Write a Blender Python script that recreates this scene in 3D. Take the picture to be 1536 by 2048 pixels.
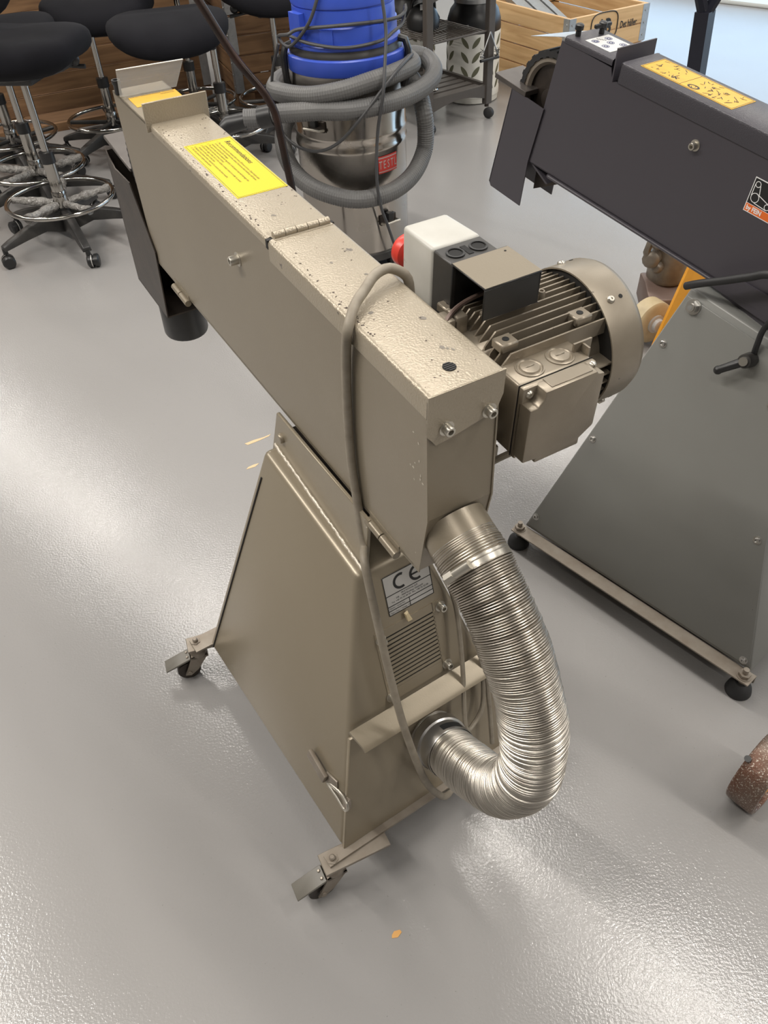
import bpy, bmesh, math, random
from mathutils import Matrix, Vector
random.seed(7)
PI = math.pi
S = bpy.context.scene
COL = S.collection
for o in list(bpy.data.objects):
    bpy.data.objects.remove(o, do_unlink=True)

# ------------------------------------------------------------------ camera
F_PX, PITCH, ROLL, CAM_H = 1600.0, math.radians(43.0), math.radians(-3.3), 1.45
def _cam_axes():
    fwd = Vector((0, math.cos(PITCH), -math.sin(PITCH)))
    right = Vector((1, 0, 0)); down = fwd.cross(right)
    c, s = math.cos(ROLL), math.sin(ROLL)
    return right * c - down * s, right * s + down * c, fwd
_r, _d, _f = _cam_axes()
cam = bpy.data.cameras.new('camera')
cam.sensor_fit = 'VERTICAL'; cam.sensor_height = 36.0; cam.lens = 36.0 * F_PX / 2048.0
cam.clip_start = 0.01; cam.clip_end = 100
cam_ob = bpy.data.objects.new('camera', cam); COL.objects.link(cam_ob)
M3 = Matrix((_r, -_d, -_f)).transposed()
cam_ob.matrix_world = Matrix.Translation((0, 0, CAM_H)) @ M3.to_4x4()
S.camera = cam_ob

# ------------------------------------------------------------------ exposure, world
S.view_settings.view_transform = 'Standard'
S.view_settings.look = 'None'
S.view_settings.gamma = 1.0
S.view_settings.use_curve_mapping = False
S.view_settings.exposure = 0.0
W = bpy.data.worlds.new('world'); S.world = W; W.use_nodes = True
W.node_tree.nodes['Background'].inputs[0].default_value = (0.62, 0.72, 0.9, 1)
W.node_tree.nodes['Background'].inputs[1].default_value = 0.35

# ------------------------------------------------------------------ ceiling strip lights (rows run along x+y = const)
CEIL = 3.6
def strip_light(name, cx, cy, length, width, power, color=(1.0, 0.95, 0.88), z=CEIL - 0.12):
    l = bpy.data.lights.new(name, 'AREA'); l.shape = 'RECTANGLE'
    l.size = length; l.size_y = width; l.energy = power; l.color = color
    o = bpy.data.objects.new(name, l); COL.objects.link(o)
    o.location = (cx, cy, z); o.rotation_euler = (0, 0, math.radians(-45))
    return o
A45 = Vector((1, -1, 0)).normalized()
for c, powers in ((2.75, (32, 34, 38, 42, 45, 45, 45)), (8.2, (34, 34, 38, 42, 42, 40, 36)), (-1.2, (0, 70, 74, 74, 24, 0, 0))):
    base = Vector((c / 2, c / 2, 0))
    for k, pw in zip(range(-4, 3), powers):
        if not pw: continue
        p = base + A45 * (k * 2.0 + 0.4)
        strip_light('strip_light', p.x, p.y, 1.5, 0.10, pw)

# ------------------------------------------------------------------ materials
MATS = {}
def new_mat(name):
    m = bpy.data.materials.new(name); m.use_nodes = True
    nt = m.node_tree; nt.nodes.clear()
    out = nt.nodes.new('ShaderNodeOutputMaterial')
    b = nt.nodes.new('ShaderNodeBsdfPrincipled')
    nt.links.new(b.outputs[0], out.inputs[0])
    return m, nt, b
def mat(name, col, rough=0.5, metal=0.0, bump=None, mottle=None, chips=None, rvar=None, spec=None, coat=None, voro=None, alpha=None, trans=None, streak=None):
    """col linear rgb; bump (scale, strength, dist); mottle (scale, amount, col2); chips (scale, threshold, col)"""
    m, nt, b = new_mat(name)
    N, L = nt.nodes, nt.links
    b.inputs['Base Color'].default_value = (*col, 1)
    b.inputs['Roughness'].default_value = rough
    b.inputs['Metallic'].default_value = metal
    if spec is not None: b.inputs['Specular IOR Level'].default_value = spec
    if coat is not None: b.inputs['Coat Weight'].default_value = coat; b.inputs['Coat Roughness'].default_value = 0.15
    if trans is not None: b.inputs['Transmission Weight'].default_value = trans
    if alpha is not None: b.inputs['Alpha'].default_value = alpha
    tc = N.new('ShaderNodeTexCoord'); src = tc.outputs['Object']
    def noise(scale, detail=3, rough_=0.55, vec=None):
        n = N.new('ShaderNodeTexNoise'); n.inputs['Scale'].default_value = scale
        n.inputs['Detail'].default_value = detail; n.inputs['Roughness'].default_value = rough_
        L.new(vec or src, n.inputs['Vector']); return n.outputs['Fac']
    def ramp(fac, a, bb):
        r = N.new('ShaderNodeMapRange'); r.inputs['From Min'].default_value = a; r.inputs['From Max'].default_value = bb
        L.new(fac, r.inputs['Value']); return r.outputs['Result']
    def mix(fac, c1, c2):
        x = N.new('ShaderNodeMix'); x.data_type = 'RGBA'
        L.new(fac, x.inputs[0])
        for s, c in ((6, c1), (7, c2)):
            if isinstance(c, tuple): x.inputs[s].default_value = (*c, 1)
            else: L.new(c, x.inputs[s])
        return x.outputs[2]
    color = col
    if mottle:
        sc, amt, c2 = mottle
        color = mix(ramp(noise(sc), 0.5 - amt, 0.5 + amt), color, c2)
    if streak:
        sc, amt, c2 = streak
        mp = N.new('ShaderNodeMapping'); mp.inputs['Scale'].default_value = sc
        L.new(src, mp.inputs[0])
        color = mix(ramp(noise(1.0, 4, 0.6, mp.outputs[0]), 0.5 - amt, 0.5 + amt), color, c2)
    if chips:
        for sc, th, c2 in chips:
            color = mix(ramp(noise(sc, 4, 0.6), th, th + 0.012), color, c2)
    if not isinstance(color, tuple): L.new(color, b.inputs['Base Color'])
    if rvar:
        sc, lo, hi = rvar
        r = N.new('ShaderNodeMapRange'); r.inputs['To Min'].default_value = lo; r.inputs['To Max'].default_value = hi
        r.inputs['From Min'].default_value = 0.3; r.inputs['From Max'].default_value = 0.7
        L.new(noise(sc), r.inputs['Value']); L.new(r.outputs[0], b.inputs['Roughness'])
    if bump or voro:
        bp = N.new('ShaderNodeBump')
        if voro:
            v = N.new('ShaderNodeTexVoronoi'); v.feature = 'SMOOTH_F1'; v.inputs['Scale'].default_value = voro[0]
            L.new(src, v.inputs['Vector']); h = v.outputs['Distance']; bp.inputs['Strength'].default_value = voro[1]; bp.inputs['Distance'].default_value = voro[2]
        else:
            h = noise(bump[0], 2); bp.inputs['Strength'].default_value = bump[1]; bp.inputs['Distance'].default_value = bump[2]
        L.new(h, bp.inputs['Height']); L.new(bp.outputs[0], b.inputs['Normal'])
    MATS[name] = m
    return m
def emis(name, col, strength):
    m = bpy.data.materials.new(name); m.use_nodes = True; nt = m.node_tree; nt.nodes.clear()
    o = nt.nodes.new('ShaderNodeOutputMaterial'); e = nt.nodes.new('ShaderNodeEmission')
    e.inputs[0].default_value = (*col, 1); e.inputs[1].default_value = strength
    nt.links.new(e.outputs[0], o.inputs[0]); MATS[name] = m; return m

BROWN = (0.055, 0.03, 0.02)
mat('floor', (0.275, 0.267, 0.262), 0.2, spec=0.5, bump=(210, 0.15, 0.0030), mottle=(1.3, 0.35, (0.285, 0.277, 0.27)), rvar=(2.5, 0.13, 0.19),
    chips=[(260, 0.705, (0.13, 0.12, 0.11))])
mat('hammer', (0.38, 0.33, 0.255), 0.36, 0.35, voro=(420, 0.30, 0.0016), mottle=(9, 0.3, (0.33, 0.284, 0.215)),
    chips=[(46, 0.70, (0.15, 0.13, 0.11)), (90, 0.735, BROWN)])
mat('beige', (0.25, 0.214, 0.158), 0.35, 0.30, bump=(500, 0.10, 0.001), mottle=(5, 0.35, (0.225, 0.19, 0.14)),
    chips=[(120, 0.765, BROWN)])
mat('stand_beige', (0.29, 0.25, 0.185), 0.33, 0.30, bump=(350, 0.06, 0.001), mottle=(4, 0.35, (0.255, 0.215, 0.155)),
    streak=((14, 14, 1.5), 0.5, (0.27, 0.228, 0.165)), chips=[(110, 0.77, BROWN)])
mat('motor_beige', (0.295, 0.255, 0.198), 0.36, 0.45, bump=(700, 0.10, 0.001), mottle=(30, 0.35, (0.245, 0.208, 0.16)),
    chips=[(70, 0.72, (0.12, 0.10, 0.08))])
mat('weld', (0.55, 0.50, 0.42), 0.45, 0.4, bump=(300, 0.4, 0.003))
mat('chip_brown', (0.05, 0.03, 0.022), 0.6)
mat('chip_grey', (0.17, 0.15, 0.125), 0.5)
mat('dark_steel', (0.035, 0.030, 0.027), 0.42, 0.6, bump=(120, 0.15, 0.002), mottle=(25, 0.3, (0.07, 0.055, 0.045)))
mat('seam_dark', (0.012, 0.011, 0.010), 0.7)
mat('black_hole', (0.006, 0.006, 0.006), 0.8)
mat('black_plastic', (0.013, 0.013, 0.014), 0.38, mottle=(20, 0.3, (0.02, 0.02, 0.02)))
mat('black_worn', (0.016, 0.016, 0.017), 0.42, mottle=(12, 0.25, (0.05, 0.047, 0.043)))
mat('rubber', (0.02, 0.02, 0.021), 0.6)
mat('white_plastic', (0.52, 0.51, 0.475), 0.38, mottle=(18, 0.3, (0.42, 0.41, 0.37)), chips=[(60, 0.72, (0.30, 0.28, 0.25))])
mat('red_plastic', (0.62, 0.045, 0.03), 0.35)
mat('steel', (0.55, 0.54, 0.52), 0.30, 0.95)
mat('bolt_steel', (0.52, 0.49, 0.43), 0.32, 0.85)
mat('chrome', (0.46, 0.44, 0.41), 0.13, 1.0)
mat('aluminium', (0.54, 0.505, 0.455), 0.3, 0.92, mottle=(14, 0.35, (0.42, 0.385, 0.33)), rvar=(20, 0.26, 0.42))
mat('yellow_label', (0.60, 0.475, 0.0), 0.4)
mat('pedal_grey', (0.15, 0.14, 0.12), 0.45)
mat('amber_label', (0.62, 0.36, 0.012), 0.4, mottle=(60, 0.3, (0.52, 0.29, 0.02)))
mat('white_label', (0.52, 0.52, 0.51), 0.4)
mat('silver_label', (0.50, 0.49, 0.47), 0.35, 0.4)
mat('ink', (0.012, 0.012, 0.012), 0.5)
mat('ink_soft', (0.10, 0.078, 0.0), 0.5)
mat('ink_blue', (0.03, 0.04, 0.12), 0.5)
mat('orange_ink', (0.80, 0.16, 0.02), 0.45)
mat('white_ink', (0.85, 0.85, 0.85), 0.45)
mat('red_ink', (0.50, 0.05, 0.04), 0.45)
mat('acrylic', (0.55, 0.54, 0.51), 0.08, alpha=0.26)
mat('acrylic_edge', (0.75, 0.74, 0.70), 0.3)
mat('cable_beige', (0.30, 0.265, 0.21), 0.55, mottle=(60, 0.3, (0.20, 0.17, 0.13)))
mat('cable_black', (0.016, 0.016, 0.017), 0.5)
mat('cable_grey', (0.05, 0.05, 0.052), 0.5)
mat('charcoal', (0.056, 0.051, 0.061), 0.40, 0.0, bump=(800, 0.10, 0.001), spec=0.5, chips=[(90, 0.775, (0.16, 0.155, 0.15))])
mat('rest_steel', (0.11, 0.098, 0.09), 0.42, 0.5, mottle=(30, 0.3, (0.08, 0.07, 0.064)))
mat('charcoal_top', (0.050, 0.047, 0.056), 0.36, 0.0, voro=(600, 0.30, 0.0012), spec=0.5)
mat('grey_green', (0.245, 0.248, 0.235), 0.38, 0.1, bump=(600, 0.06, 0.001), mottle=(4, 0.35, (0.215, 0.213, 0.20)), chips=[(110, 0.77, (0.06, 0.055, 0.05))])
mat('bare_steel', (0.33, 0.295, 0.25), 0.45, 0.55, mottle=(30, 0.3, (0.24, 0.20, 0.16)))
mat('rust_steel', (0.17, 0.135, 0.11), 0.42, 0.5, mottle=(14, 0.12, (0.15, 0.075, 0.05)), bump=(240, 0.5, 0.002), chips=[(330, 0.60, (0.50, 0.46, 0.40))])
mat('blue_plastic', (0.045, 0.095, 0.55), 0.36, mottle=(14, 0.35, (0.035, 0.085, 0.46)))
mat('tank_steel', (0.47, 0.44, 0.41), 0.2, 1.0, mottle=(7, 0.35, (0.45, 0.41, 0.36)), rvar=(9, 0.10, 0.30))
mat('hose_grey', (0.10, 0.10, 0.102), 0.5, mottle=(8, 0.35, (0.13, 0.128, 0.122)))
mat('fabric', (0.0046, 0.0046, 0.0068), 0.95, spec=0.25, bump=(1500, 0.3, 0.001), mottle=(10, 0.35, (0.009, 0.009, 0.012)))
mat('film', (0.36, 0.35, 0.33), 0.18, bump=(70, 1.0, 0.012), mottle=(30, 0.2, (0.14, 0.13, 0.12)))
mat('trolley_paint', (0.062, 0.054, 0.048), 0.42, mottle=(20, 0.3, (0.075, 0.065, 0.058)))
mat('galv', (0.52, 0.53, 0.53), 0.35, 0.85, mottle=(40, 0.3, (0.40, 0.41, 0.42)))
mat('ivory', (0.62, 0.52, 0.33), 0.45, mottle=(25, 0.3, (0.45, 0.36, 0.22)))
mat('pallet_brown', (0.17, 0.12, 0.10), 0.45, 0.2, mottle=(15, 0.3, (0.12, 0.08, 0.065)))
mat('pallet_grey', (0.22, 0.19, 0.15), 0.42, 0.4, mottle=(25, 0.3, (0.13, 0.11, 0.09)))
mat('yellow_paint', (0.93, 0.42, 0.03), 0.4, mottle=(30, 0.3, (0.80, 0.33, 0.02)))
mat('navy_steel', (0.012, 0.013, 0.022), 0.35, 0.2, chips=[(60, 0.70, (0.10, 0.09, 0.09))])
mat('worn_tube', (0.022, 0.019, 0.018), 0.30, 0.6, mottle=(16, 0.2, (0.05, 0.028, 0.022)), chips=[(34, 0.70, (0.30, 0.20, 0.16))])
mat('bottle_white', (0.66, 0.65, 0.60), 0.4)
mat('leaf_dark', (0.14, 0.14, 0.09), 0.6)
mat('wall', (0.40, 0.38, 0.36), 0.8)
mat('ceiling', (0.42, 0.41, 0.40), 0.85)
mat('door_grey', (0.60, 0.62, 0.60), 0.5)
mat('orange_stain', (0.62, 0.33, 0.10), 0.5)
mat('ochre_stain', (0.58, 0.44, 0.26), 0.4)
emis('daylight_pane', (0.50, 0.74, 1.0), 2.6)
def wood(name, c1, c2, scale=1.0):
    m, nt, b = new_mat(name); N, L = nt.nodes, nt.links
    tc = N.new('ShaderNodeTexCoord'); mp = N.new('ShaderNodeMapping')
    mp.inputs['Scale'].default_value = (2.0 * scale, 22 * scale, 22 * scale); L.new(tc.outputs['Object'], mp.inputs[0])
    oi = N.new('ShaderNodeObjectInfo')
    ad = N.new('ShaderNodeVectorMath'); ad.operation = 'ADD'; L.new(mp.outputs[0], ad.inputs[0])
    sc = N.new('ShaderNodeVectorMath'); sc.operation = 'SCALE'; sc.inputs[0].default_value = (37, 11, 23); L.new(oi.outputs['Random'], sc.inputs['Scale'])
    L.new(sc.outputs[0], ad.inputs[1])
    w = N.new('ShaderNodeTexNoise'); w.inputs['Scale'].default_value = 1.0; w.inputs['Detail'].default_value = 5; w.inputs['Distortion'].default_value = 1.2
    L.new(ad.outputs[0], w.inputs['Vector'])
    cr = N.new('ShaderNodeValToRGB'); cr.color_ramp.elements[0].color = (*c2, 1); cr.color_ramp.elements[1].color = (*c1, 1)
    cr.color_ramp.elements[0].position = 0.32; cr.color_ramp.elements[1].position = 0.62
    L.new(w.outputs['Fac'], cr.inputs[0]); L.new(cr.outputs[0], b.inputs['Base Color'])
    b.inputs['Roughness'].default_value = 0.6
    MATS[name] = m; return m
wood('pine', (0.66, 0.44, 0.22), (0.50, 0.30, 0.13))
wood('pine_old', (0.235, 0.13, 0.06), (0.13, 0.065, 0.028))

# ------------------------------------------------------------------ geometry helpers
class B:
    def __init__(self): self.bm = bmesh.new()
    def poly(self, pts):
        vs = [self.bm.verts.new(p) for p in pts]
        try: self.bm.faces.new(vs)
        except ValueError: pass
        return self
    def hexa(self, p):      # 8 pts: bottom 4 ccw, top 4 ccw
        v = [self.bm.verts.new(q) for q in p]
        for f in ((3, 2, 1, 0), (4, 5, 6, 7), (0, 1, 5, 4), (1, 2, 6, 5), (2, 3, 7, 6), (3, 0, 4, 7)):
            self.bm.faces.new([v[i] for i in f])
        return self
    def box(self, a, b):
        x0, y0, z0 = a; x1, y1, z1 = b
        x0, x1 = min(x0, x1), max(x0, x1); y0, y1 = min(y0, y1), max(y0, y1); z0, z1 = min(z0, z1), max(z0, z1)
        return self.hexa([(x0, y0, z0), (x1, y0, z0), (x1, y1, z0), (x0, y1, z0), (x0, y0, z1), (x1, y0, z1), (x1, y1, z1), (x0, y1, z1)])
    def prism(self, pts, axis, a, b):
        def P(q, t):
            return {0: (t, q[0], q[1]), 1: (q[0], t, q[1]), 2: (q[0], q[1], t)}[axis]
        lo = [self.bm.verts.new(P(q, a)) for q in pts]; hi = [self.bm.verts.new(P(q, b)) for q in pts]
        n = len(pts); self.bm.faces.new(lo); self.bm.faces.new(hi[::-1])
        for i in range(n): self.bm.faces.new((lo[(i + 1) % n], lo[i], hi[i], hi[(i + 1) % n]))
        return self
    def lathe(self, prof, origin=(0, 0, 0), axis=(0, 0, 1), seg=32, cap=True):
        ax = Vector(axis).normalized(); q = Vector((0, 0, 1)).rotation_difference(ax); o = Vector(origin)
        rings = []
        for r, h in prof:
            if r < 1e-6: rings.append([self.bm.verts.new(o + q @ Vector((0, 0, h)))])
            else: rings.append([self.bm.verts.new(o + q @ Vector((r * math.cos(2 * PI * i / seg), r * math.sin(2 * PI * i / seg), h))) for i in range(seg)])
        for a, b in zip(rings, rings[1:]):
            for i in range(seg):
                j = (i + 1) % seg
                if len(a) == 1 and len(b) == 1: continue
                if len(a) == 1: self.bm.faces.new((a[0], b[j], b[i]))
                elif len(b) == 1: self.bm.faces.new((a[i], a[j], b[0]))
                else: self.bm.faces.new((a[i], a[j], b[j], b[i]))
        if cap:
            if len(rings[0]) > 1: self.bm.faces.new(rings[0][::-1])
            if len(rings[-1]) > 1: self.bm.faces.new(rings[-1])
        return self
    def cyl(self, p0, p1, r, r1=None, seg=20):
        p0, p1 = Vector(p0), Vector(p1); L = (p1 - p0).length
        return self.lathe([(r, 0), (r if r1 is None else r1, L)], p0, p1 - p0, seg)
    def tube(self, pts, rad, seg=10, closed=False, cap=True):
        pts = [Vector(p) for p in pts]; n = len(pts)
        rads = rad if isinstance(rad, (list, tuple)) else [rad] * n
        T = []
        for i in range(n):
            a = pts[(i - 1) % n] if closed or i > 0 else pts[i]; b = pts[(i + 1) % n] if closed or i < n - 1 else pts[i]
            T.append((b - a).normalized())
        up = Vector((0, 0, 1)) if abs(T[0].z) < 0.9 else Vector((1, 0, 0))
        nrm = (up - T[0] * up.dot(T[0])).normalized(); rings = []
        for i in range(n):
            if i > 0:
                qd = T[i - 1].rotation_difference(T[i]); nrm = qd @ nrm; nrm = (nrm - T[i] * nrm.dot(T[i])).normalized()
            bn = T[i].cross(nrm)
            rings.append([self.bm.verts.new(pts[i] + (nrm * math.cos(2 * PI * k / seg) + bn * math.sin(2 * PI * k / seg)) * rads[i]) for k in range(seg)])
        m = n if closed else n - 1
        for i in range(m):
            a, b = rings[i], rings[(i + 1) % n]
            for k in range(seg):
                j = (k + 1) % seg
                self.bm.faces.new((a[k], a[j], b[j], b[k]))
        if cap and not closed:
            self.bm.faces.new(rings[0][::-1]); self.bm.faces.new(rings[-1])
        return self
    def sphere(self, c, r, su=16, sv=10, sc=(1, 1, 1)):
        prof = [(math.sin(PI * i / sv), -math.cos(PI * i / sv)) for i in range(sv + 1)]
        n0 = len(self.bm.verts)
        self.lathe([(a if a > 1e-6 else 0, h) for a, h in prof], (0, 0, 0), (0, 0, 1), su, cap=False)
        self.bm.verts.ensure_lookup_table()
        for v in self.bm.verts[n0:]:
            v.co = Vector((v.co.x * r * sc[0], v.co.y * r * sc[1], v.co.z * r * sc[2])) + Vector(c)
        return self
    def bevel(self, w, seg=2, ang=25):
        bmesh.ops.remove_doubles(self.bm, verts=self.bm.verts, dist=1e-6)
        self.bm.normal_update()
        es = [e for e in self.bm.edges if len(e.link_faces) == 2 and e.calc_face_angle(0) > math.radians(ang)]
        if es: bmesh.ops.bevel(self.bm, geom=es, offset=w, segments=seg, profile=0.5, affect='EDGES', clamp_overlap=True)
        return self
    def xf(self, M):
        self.bm.transform(M); return self
    def build(self, name, m, parent=None, M=None, smooth=40):
        if M is not None: self.bm.transform(M)
        bmesh.ops.recalc_face_normals(self.bm, faces=self.bm.faces)
        me = bpy.data.meshes.new(name); self.bm.to_mesh(me); self.bm.free()
        if smooth:
            for p in me.polygons: p.use_smooth = True
            me.set_sharp_from_angle(angle=math.radians(smooth))
        me.materials.append(MATS[m] if isinstance(m, str) else m)
        o = bpy.data.objects.new(name, me); COL.objects.link(o)
        if parent is not None: o.parent = parent
        return o
def tag(o, label=None, cat=None, group=None, kind=None):
    if label: o['label'] = label
    if cat: o['category'] = cat
    if group: o['group'] = group
    if kind: o['kind'] = kind
    return o
def thing(name, label, cat, loc=(0, 0, 0), rz=0.0, group=None):
    o = bpy.data.objects.new(name, None); COL.objects.link(o); o.empty_display_size = 0.1
    o.location = loc; o.rotation_euler = (0, 0, rz)
    return tag(o, label, cat, group)
def dup(root, loc, rz, label):
    def cp(o, par):
        c = o.copy(); COL.objects.link(c); c.parent = par
        for ch in kids[o]: cp(ch, c)
        return c
    kids = {}
    def walk(o):
        kids[o] = list(o.children)
        for c in kids[o]: walk(c)
    walk(root)
    r = cp(root, None); r.location = loc; r.rotation_euler = (0, 0, rz); r['label'] = label
    return r
def frame(O, yaw, tilt=0.0):
    return Matrix.Translation(O) @ Matrix.Rotation(math.radians(yaw), 4, 'Z') @ Matrix.Rotation(math.radians(tilt), 4, 'X')
def text(body, size, M, name, m, parent, align='LEFT', shear=0.0, space=1.0, sx=1.0, linesp=1.0, bold=0.0, valign='TOP_BASELINE'):
    cu = bpy.data.curves.new('t', 'FONT'); cu.body = body; cu.size = size; cu.align_x = align; cu.shear = shear
    cu.space_character = space; cu.space_line = linesp; cu.offset = bold; cu.resolution_u = 2
    cu.align_y = valign
    to = bpy.data.objects.new('t', cu); COL.objects.link(to)
    bpy.context.view_layer.update()
    dg = bpy.context.evaluated_depsgraph_get()
    me = bpy.data.meshes.new_from_object(to.evaluated_get(dg))
    bpy.data.objects.remove(to, do_unlink=True); bpy.data.curves.remove(cu)
    me.transform(M @ Matrix.Diagonal((sx, 1, 1, 1)))
    me.materials.clear(); me.materials.append(MATS[m])
    me.name = name
    o = bpy.data.objects.new(name, me); COL.objects.link(o)
    if parent is not None: o.parent = parent
    return o
def plane_M(origin, xdir, ydir):
    x = Vector(xdir).normalized(); y = Vector(ydir); y = (y - x * y.dot(x)).normalized(); z = x.cross(y)
    M = Matrix((x, y, z)).transposed().to_4x4(); M.translation = Vector(origin); return M
def spline(pts, n=8, closed=False):
    P = [Vector(p) for p in pts]; out = []; N = len(P)
    rng = range(N) if closed else range(N - 1)
    for i in rng:
        if closed: p0, p1, p2, p3 = P[(i - 1) % N], P[i], P[(i + 1) % N], P[(i + 2) % N]
        else: p0, p1, p2, p3 = P[max(i - 1, 0)], P[i], P[i + 1], P[min(i + 2, N - 1)]
        for k in range(n):
            t = k / n
            out.append(0.5 * ((2 * p1) + (p2 - p0) * t + (2 * p0 - 5 * p1 + 4 * p2 - p3) * t * t + (3 * p1 - p0 - 3 * p2 + p3) * t ** 3))
    if not closed: out.append(P[-1])
    return out
def resample(pts, step):
    pts = [Vector(p) for p in pts]; d = [0]
    for a, b in zip(pts, pts[1:]): d.append(d[-1] + (b - a).length)
    n = max(2, int(round(d[-1] / step))); out = []; j = 0
    for i in range(n + 1):
        t = d[-1] * i / n
        while j < len(d) - 2 and d[j + 1] < t: j += 1
        w = (t - d[j]) / max(d[j + 1] - d[j], 1e-9); out.append(pts[j].lerp(pts[j + 1], w))
    return out
def bolt(parent, pos, axis, r=0.006, h=0.008, m='bolt_steel', M=None, name='bolt', washer=True):
    ax = Vector(axis).normalized(); p = Vector(pos)
    b = B()
    if washer: b.lathe([(r * 1.5, -0.0005), (r * 1.5, 0.0012)], p, ax, 20)
    b.lathe([(r, 0.001), (r, h * 0.9), (r * 0.9, h), (r * 0.55, h), (r * 0.5, h * 0.45), (0, h * 0.45)], p, ax, 20)
    return b.build(name, m, parent, M)

# ------------------------------------------------------------------ the room
RA45 = Matrix.Rotation(math.radians(-45), 4, 'Z')     # local x = along the light rows, local y = towards the daylit door wall
tag(B().box((-9.5, -5.5, -0.1), (6.5, 7.4, 0)).build('floor', 'floor', None, RA45), 'pale grey glossy epoxy workshop floor', kind='structure')
tag(B().box((-9.5, -5.5, CEIL), (6.5, 7.4, CEIL + 0.1)).build('ceiling', 'ceiling', None, RA45), 'white workshop ceiling', kind='structure')
tag(B().box((-9.6, -5.5, 0), (-9.5, 7.4, CEIL)).build('wall_left', 'wall', None, RA45), 'plain light wall on the left', kind='structure')
tag(B().box((6.5, -5.5, 0), (6.6, 7.4, CEIL)).build('wall_right', 'wall', None, RA45), 'plain light wall on the right', kind='structure')
tag(B().box((-9.6, -5.6, 0), (6.6, -5.5, CEIL)).build('wall_near', 'wall', None, RA45), 'plain light wall behind the viewer', kind='structure')
wf = B(); DX0, DX1 = -5.6, 2.6
wf.box((-9.6, 7.4, 0), (DX0, 7.5, CEIL)); wf.box((DX1, 7.4, 0), (6.6, 7.5, CEIL)); wf.box((DX0, 7.4, 1.75), (DX1, 7.5, CEIL)); wf.box((DX0, 7.4, 0), (DX1, 7.5, 0.12))
tag(wf.build('wall_far', 'door_grey', None, RA45), 'light grey far wall with long daylit window band', kind='structure')
wr = B()
for k in range(6):
    xk = DX0 + (DX1 - DX0) * k / 5
    wr.box((xk - 0.03, 7.39, 0.12), (xk + 0.03, 7.45, 1.75))
wr.box((DX0, 7.39, 0.92), (DX1, 7.45, 0.96)); wr.box((DX0, 7.38, 0.10), (DX1, 7.46, 0.15))
wn = tag(wr.build('window_1', 'door_grey', None, RA45), 'long window with daylight behind its panes', kind='structure')
for k in range(5):
    for zz in ((0.15, 0.92), (0.96, 1.75)):
        x0 = DX0 + (DX1 - DX0) * k / 5 + 0.03; x1 = DX0 + (DX1 - DX0) * (k + 1) / 5 - 0.03
        B().box((x0, 7.41, zz[0]), (x1, 7.415, zz[1])).build('pane', 'daylight_pane', wn, RA45)
tag(B().box((-3.15, 6.98, 0.0), (1.2, 7.4, 0.03)).bevel(0.008).build('trim_1', 'door_grey', None, RA45), 'pale threshold strip along the far wall', kind='structure')
fl = bpy.data.objects['floor']
for pts, m, nm in (([(-0.40, 1.885), (-0.375, 1.90), (-0.345, 1.912), (-0.325, 1.925), (-0.33, 1.915), (-0.36, 1.895), (-0.39, 1.878)], 'ochre_stain', 'paint_mark'),
                   ([(-0.385, 1.765), (-0.36, 1.775), (-0.35, 1.79), (-0.365, 1.785), (-0.38, 1.775)], 'ochre_stain', 'paint_mark'),
                   ([(-0.028, 0.498), (-0.018, 0.499), (-0.011, 0.507), (-0.014, 0.511), (-0.024, 0.509), (-0.028, 0.503)], 'orange_stain', 'paint_mark')):
    B().prism(pts, 2, 0.0, 0.0008).build(nm, m, fl)

# ------------------------------------------------------------------ frames of the two grinders
OL = Vector((-0.0733, 0.9454, 0)); LS = frame(OL, 31.59)
LA = frame((0.0912, 0.6847, 0.9854), 28.525, 4.017)
TA = LS.inverted() @ LA                       # arm coordinates -> root coordinates (left grinder)
ORr = Vector((0.7348, 1.3457, 0)); RS = frame(ORr, 39.54)
RA = frame((0.8936, 1.0245, 0.9185), 32.4, 8.116)
TR = RS.inverted() @ RA

# ================================================================== LEFT GRINDER (beige)
G1 = thing('belt_grinder', 'beige hammered-paint belt grinder on casters with silver flexible duct, in front', 'belt grinder', OL, math.radians(31.59))
# ---- stand
ZB, ZT0, ZT1 = 0.10, 0.590, 0.634
LBu, UB, WB, WT, CN, CF, WF = 0.2694, 0.2694, 0.2016, 0.060, -0.150, 0.144, 0.051
def near_u(z): return -LBu + (CN + LBu) * (z - ZB) / (ZT0 - ZB)
def side_v(z): return -WB + (WB - WT) * (z - ZB) / (ZT0 - ZB)
b = B().hexa([(-WB, -LBu, ZB), (WB, -LBu, ZB), (WB, UB, ZB), (-WB, UB, ZB), (-WT, CN, ZT0), (WT, CN, ZT0), (WF, CF, ZT1), (-WF, CF, ZT1)])
cab = b.bevel(0.010, 3).build('base_cabinet', 'stand_beige', G1)
# side panel seam: a folded lip beside the far edge of the left side
def far_u(z): return UB + (CF - UB) * (z - ZB) / (ZT1 - ZB)
b = B(); zs0, zs1 = .585, .106
qs = []
for z_ in (zs1, zs0):
    fv = -WB + (WB - WF) * (z_ - ZB) / (ZT1 - ZB)
    qs.append([Vector((fv - .0016, far_u(z_) - .0175, z_)), Vector((fv - .0016, far_u(z_) - .0145, z_)), Vector((fv + .004, far_u(z_) - .0145, z_)), Vector((fv + .004, far_u(z_) - .0175, z_))])
b.hexa(qs[0] + qs[1])
b.build('panel_seam', 'seam_dark', G1)
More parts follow.
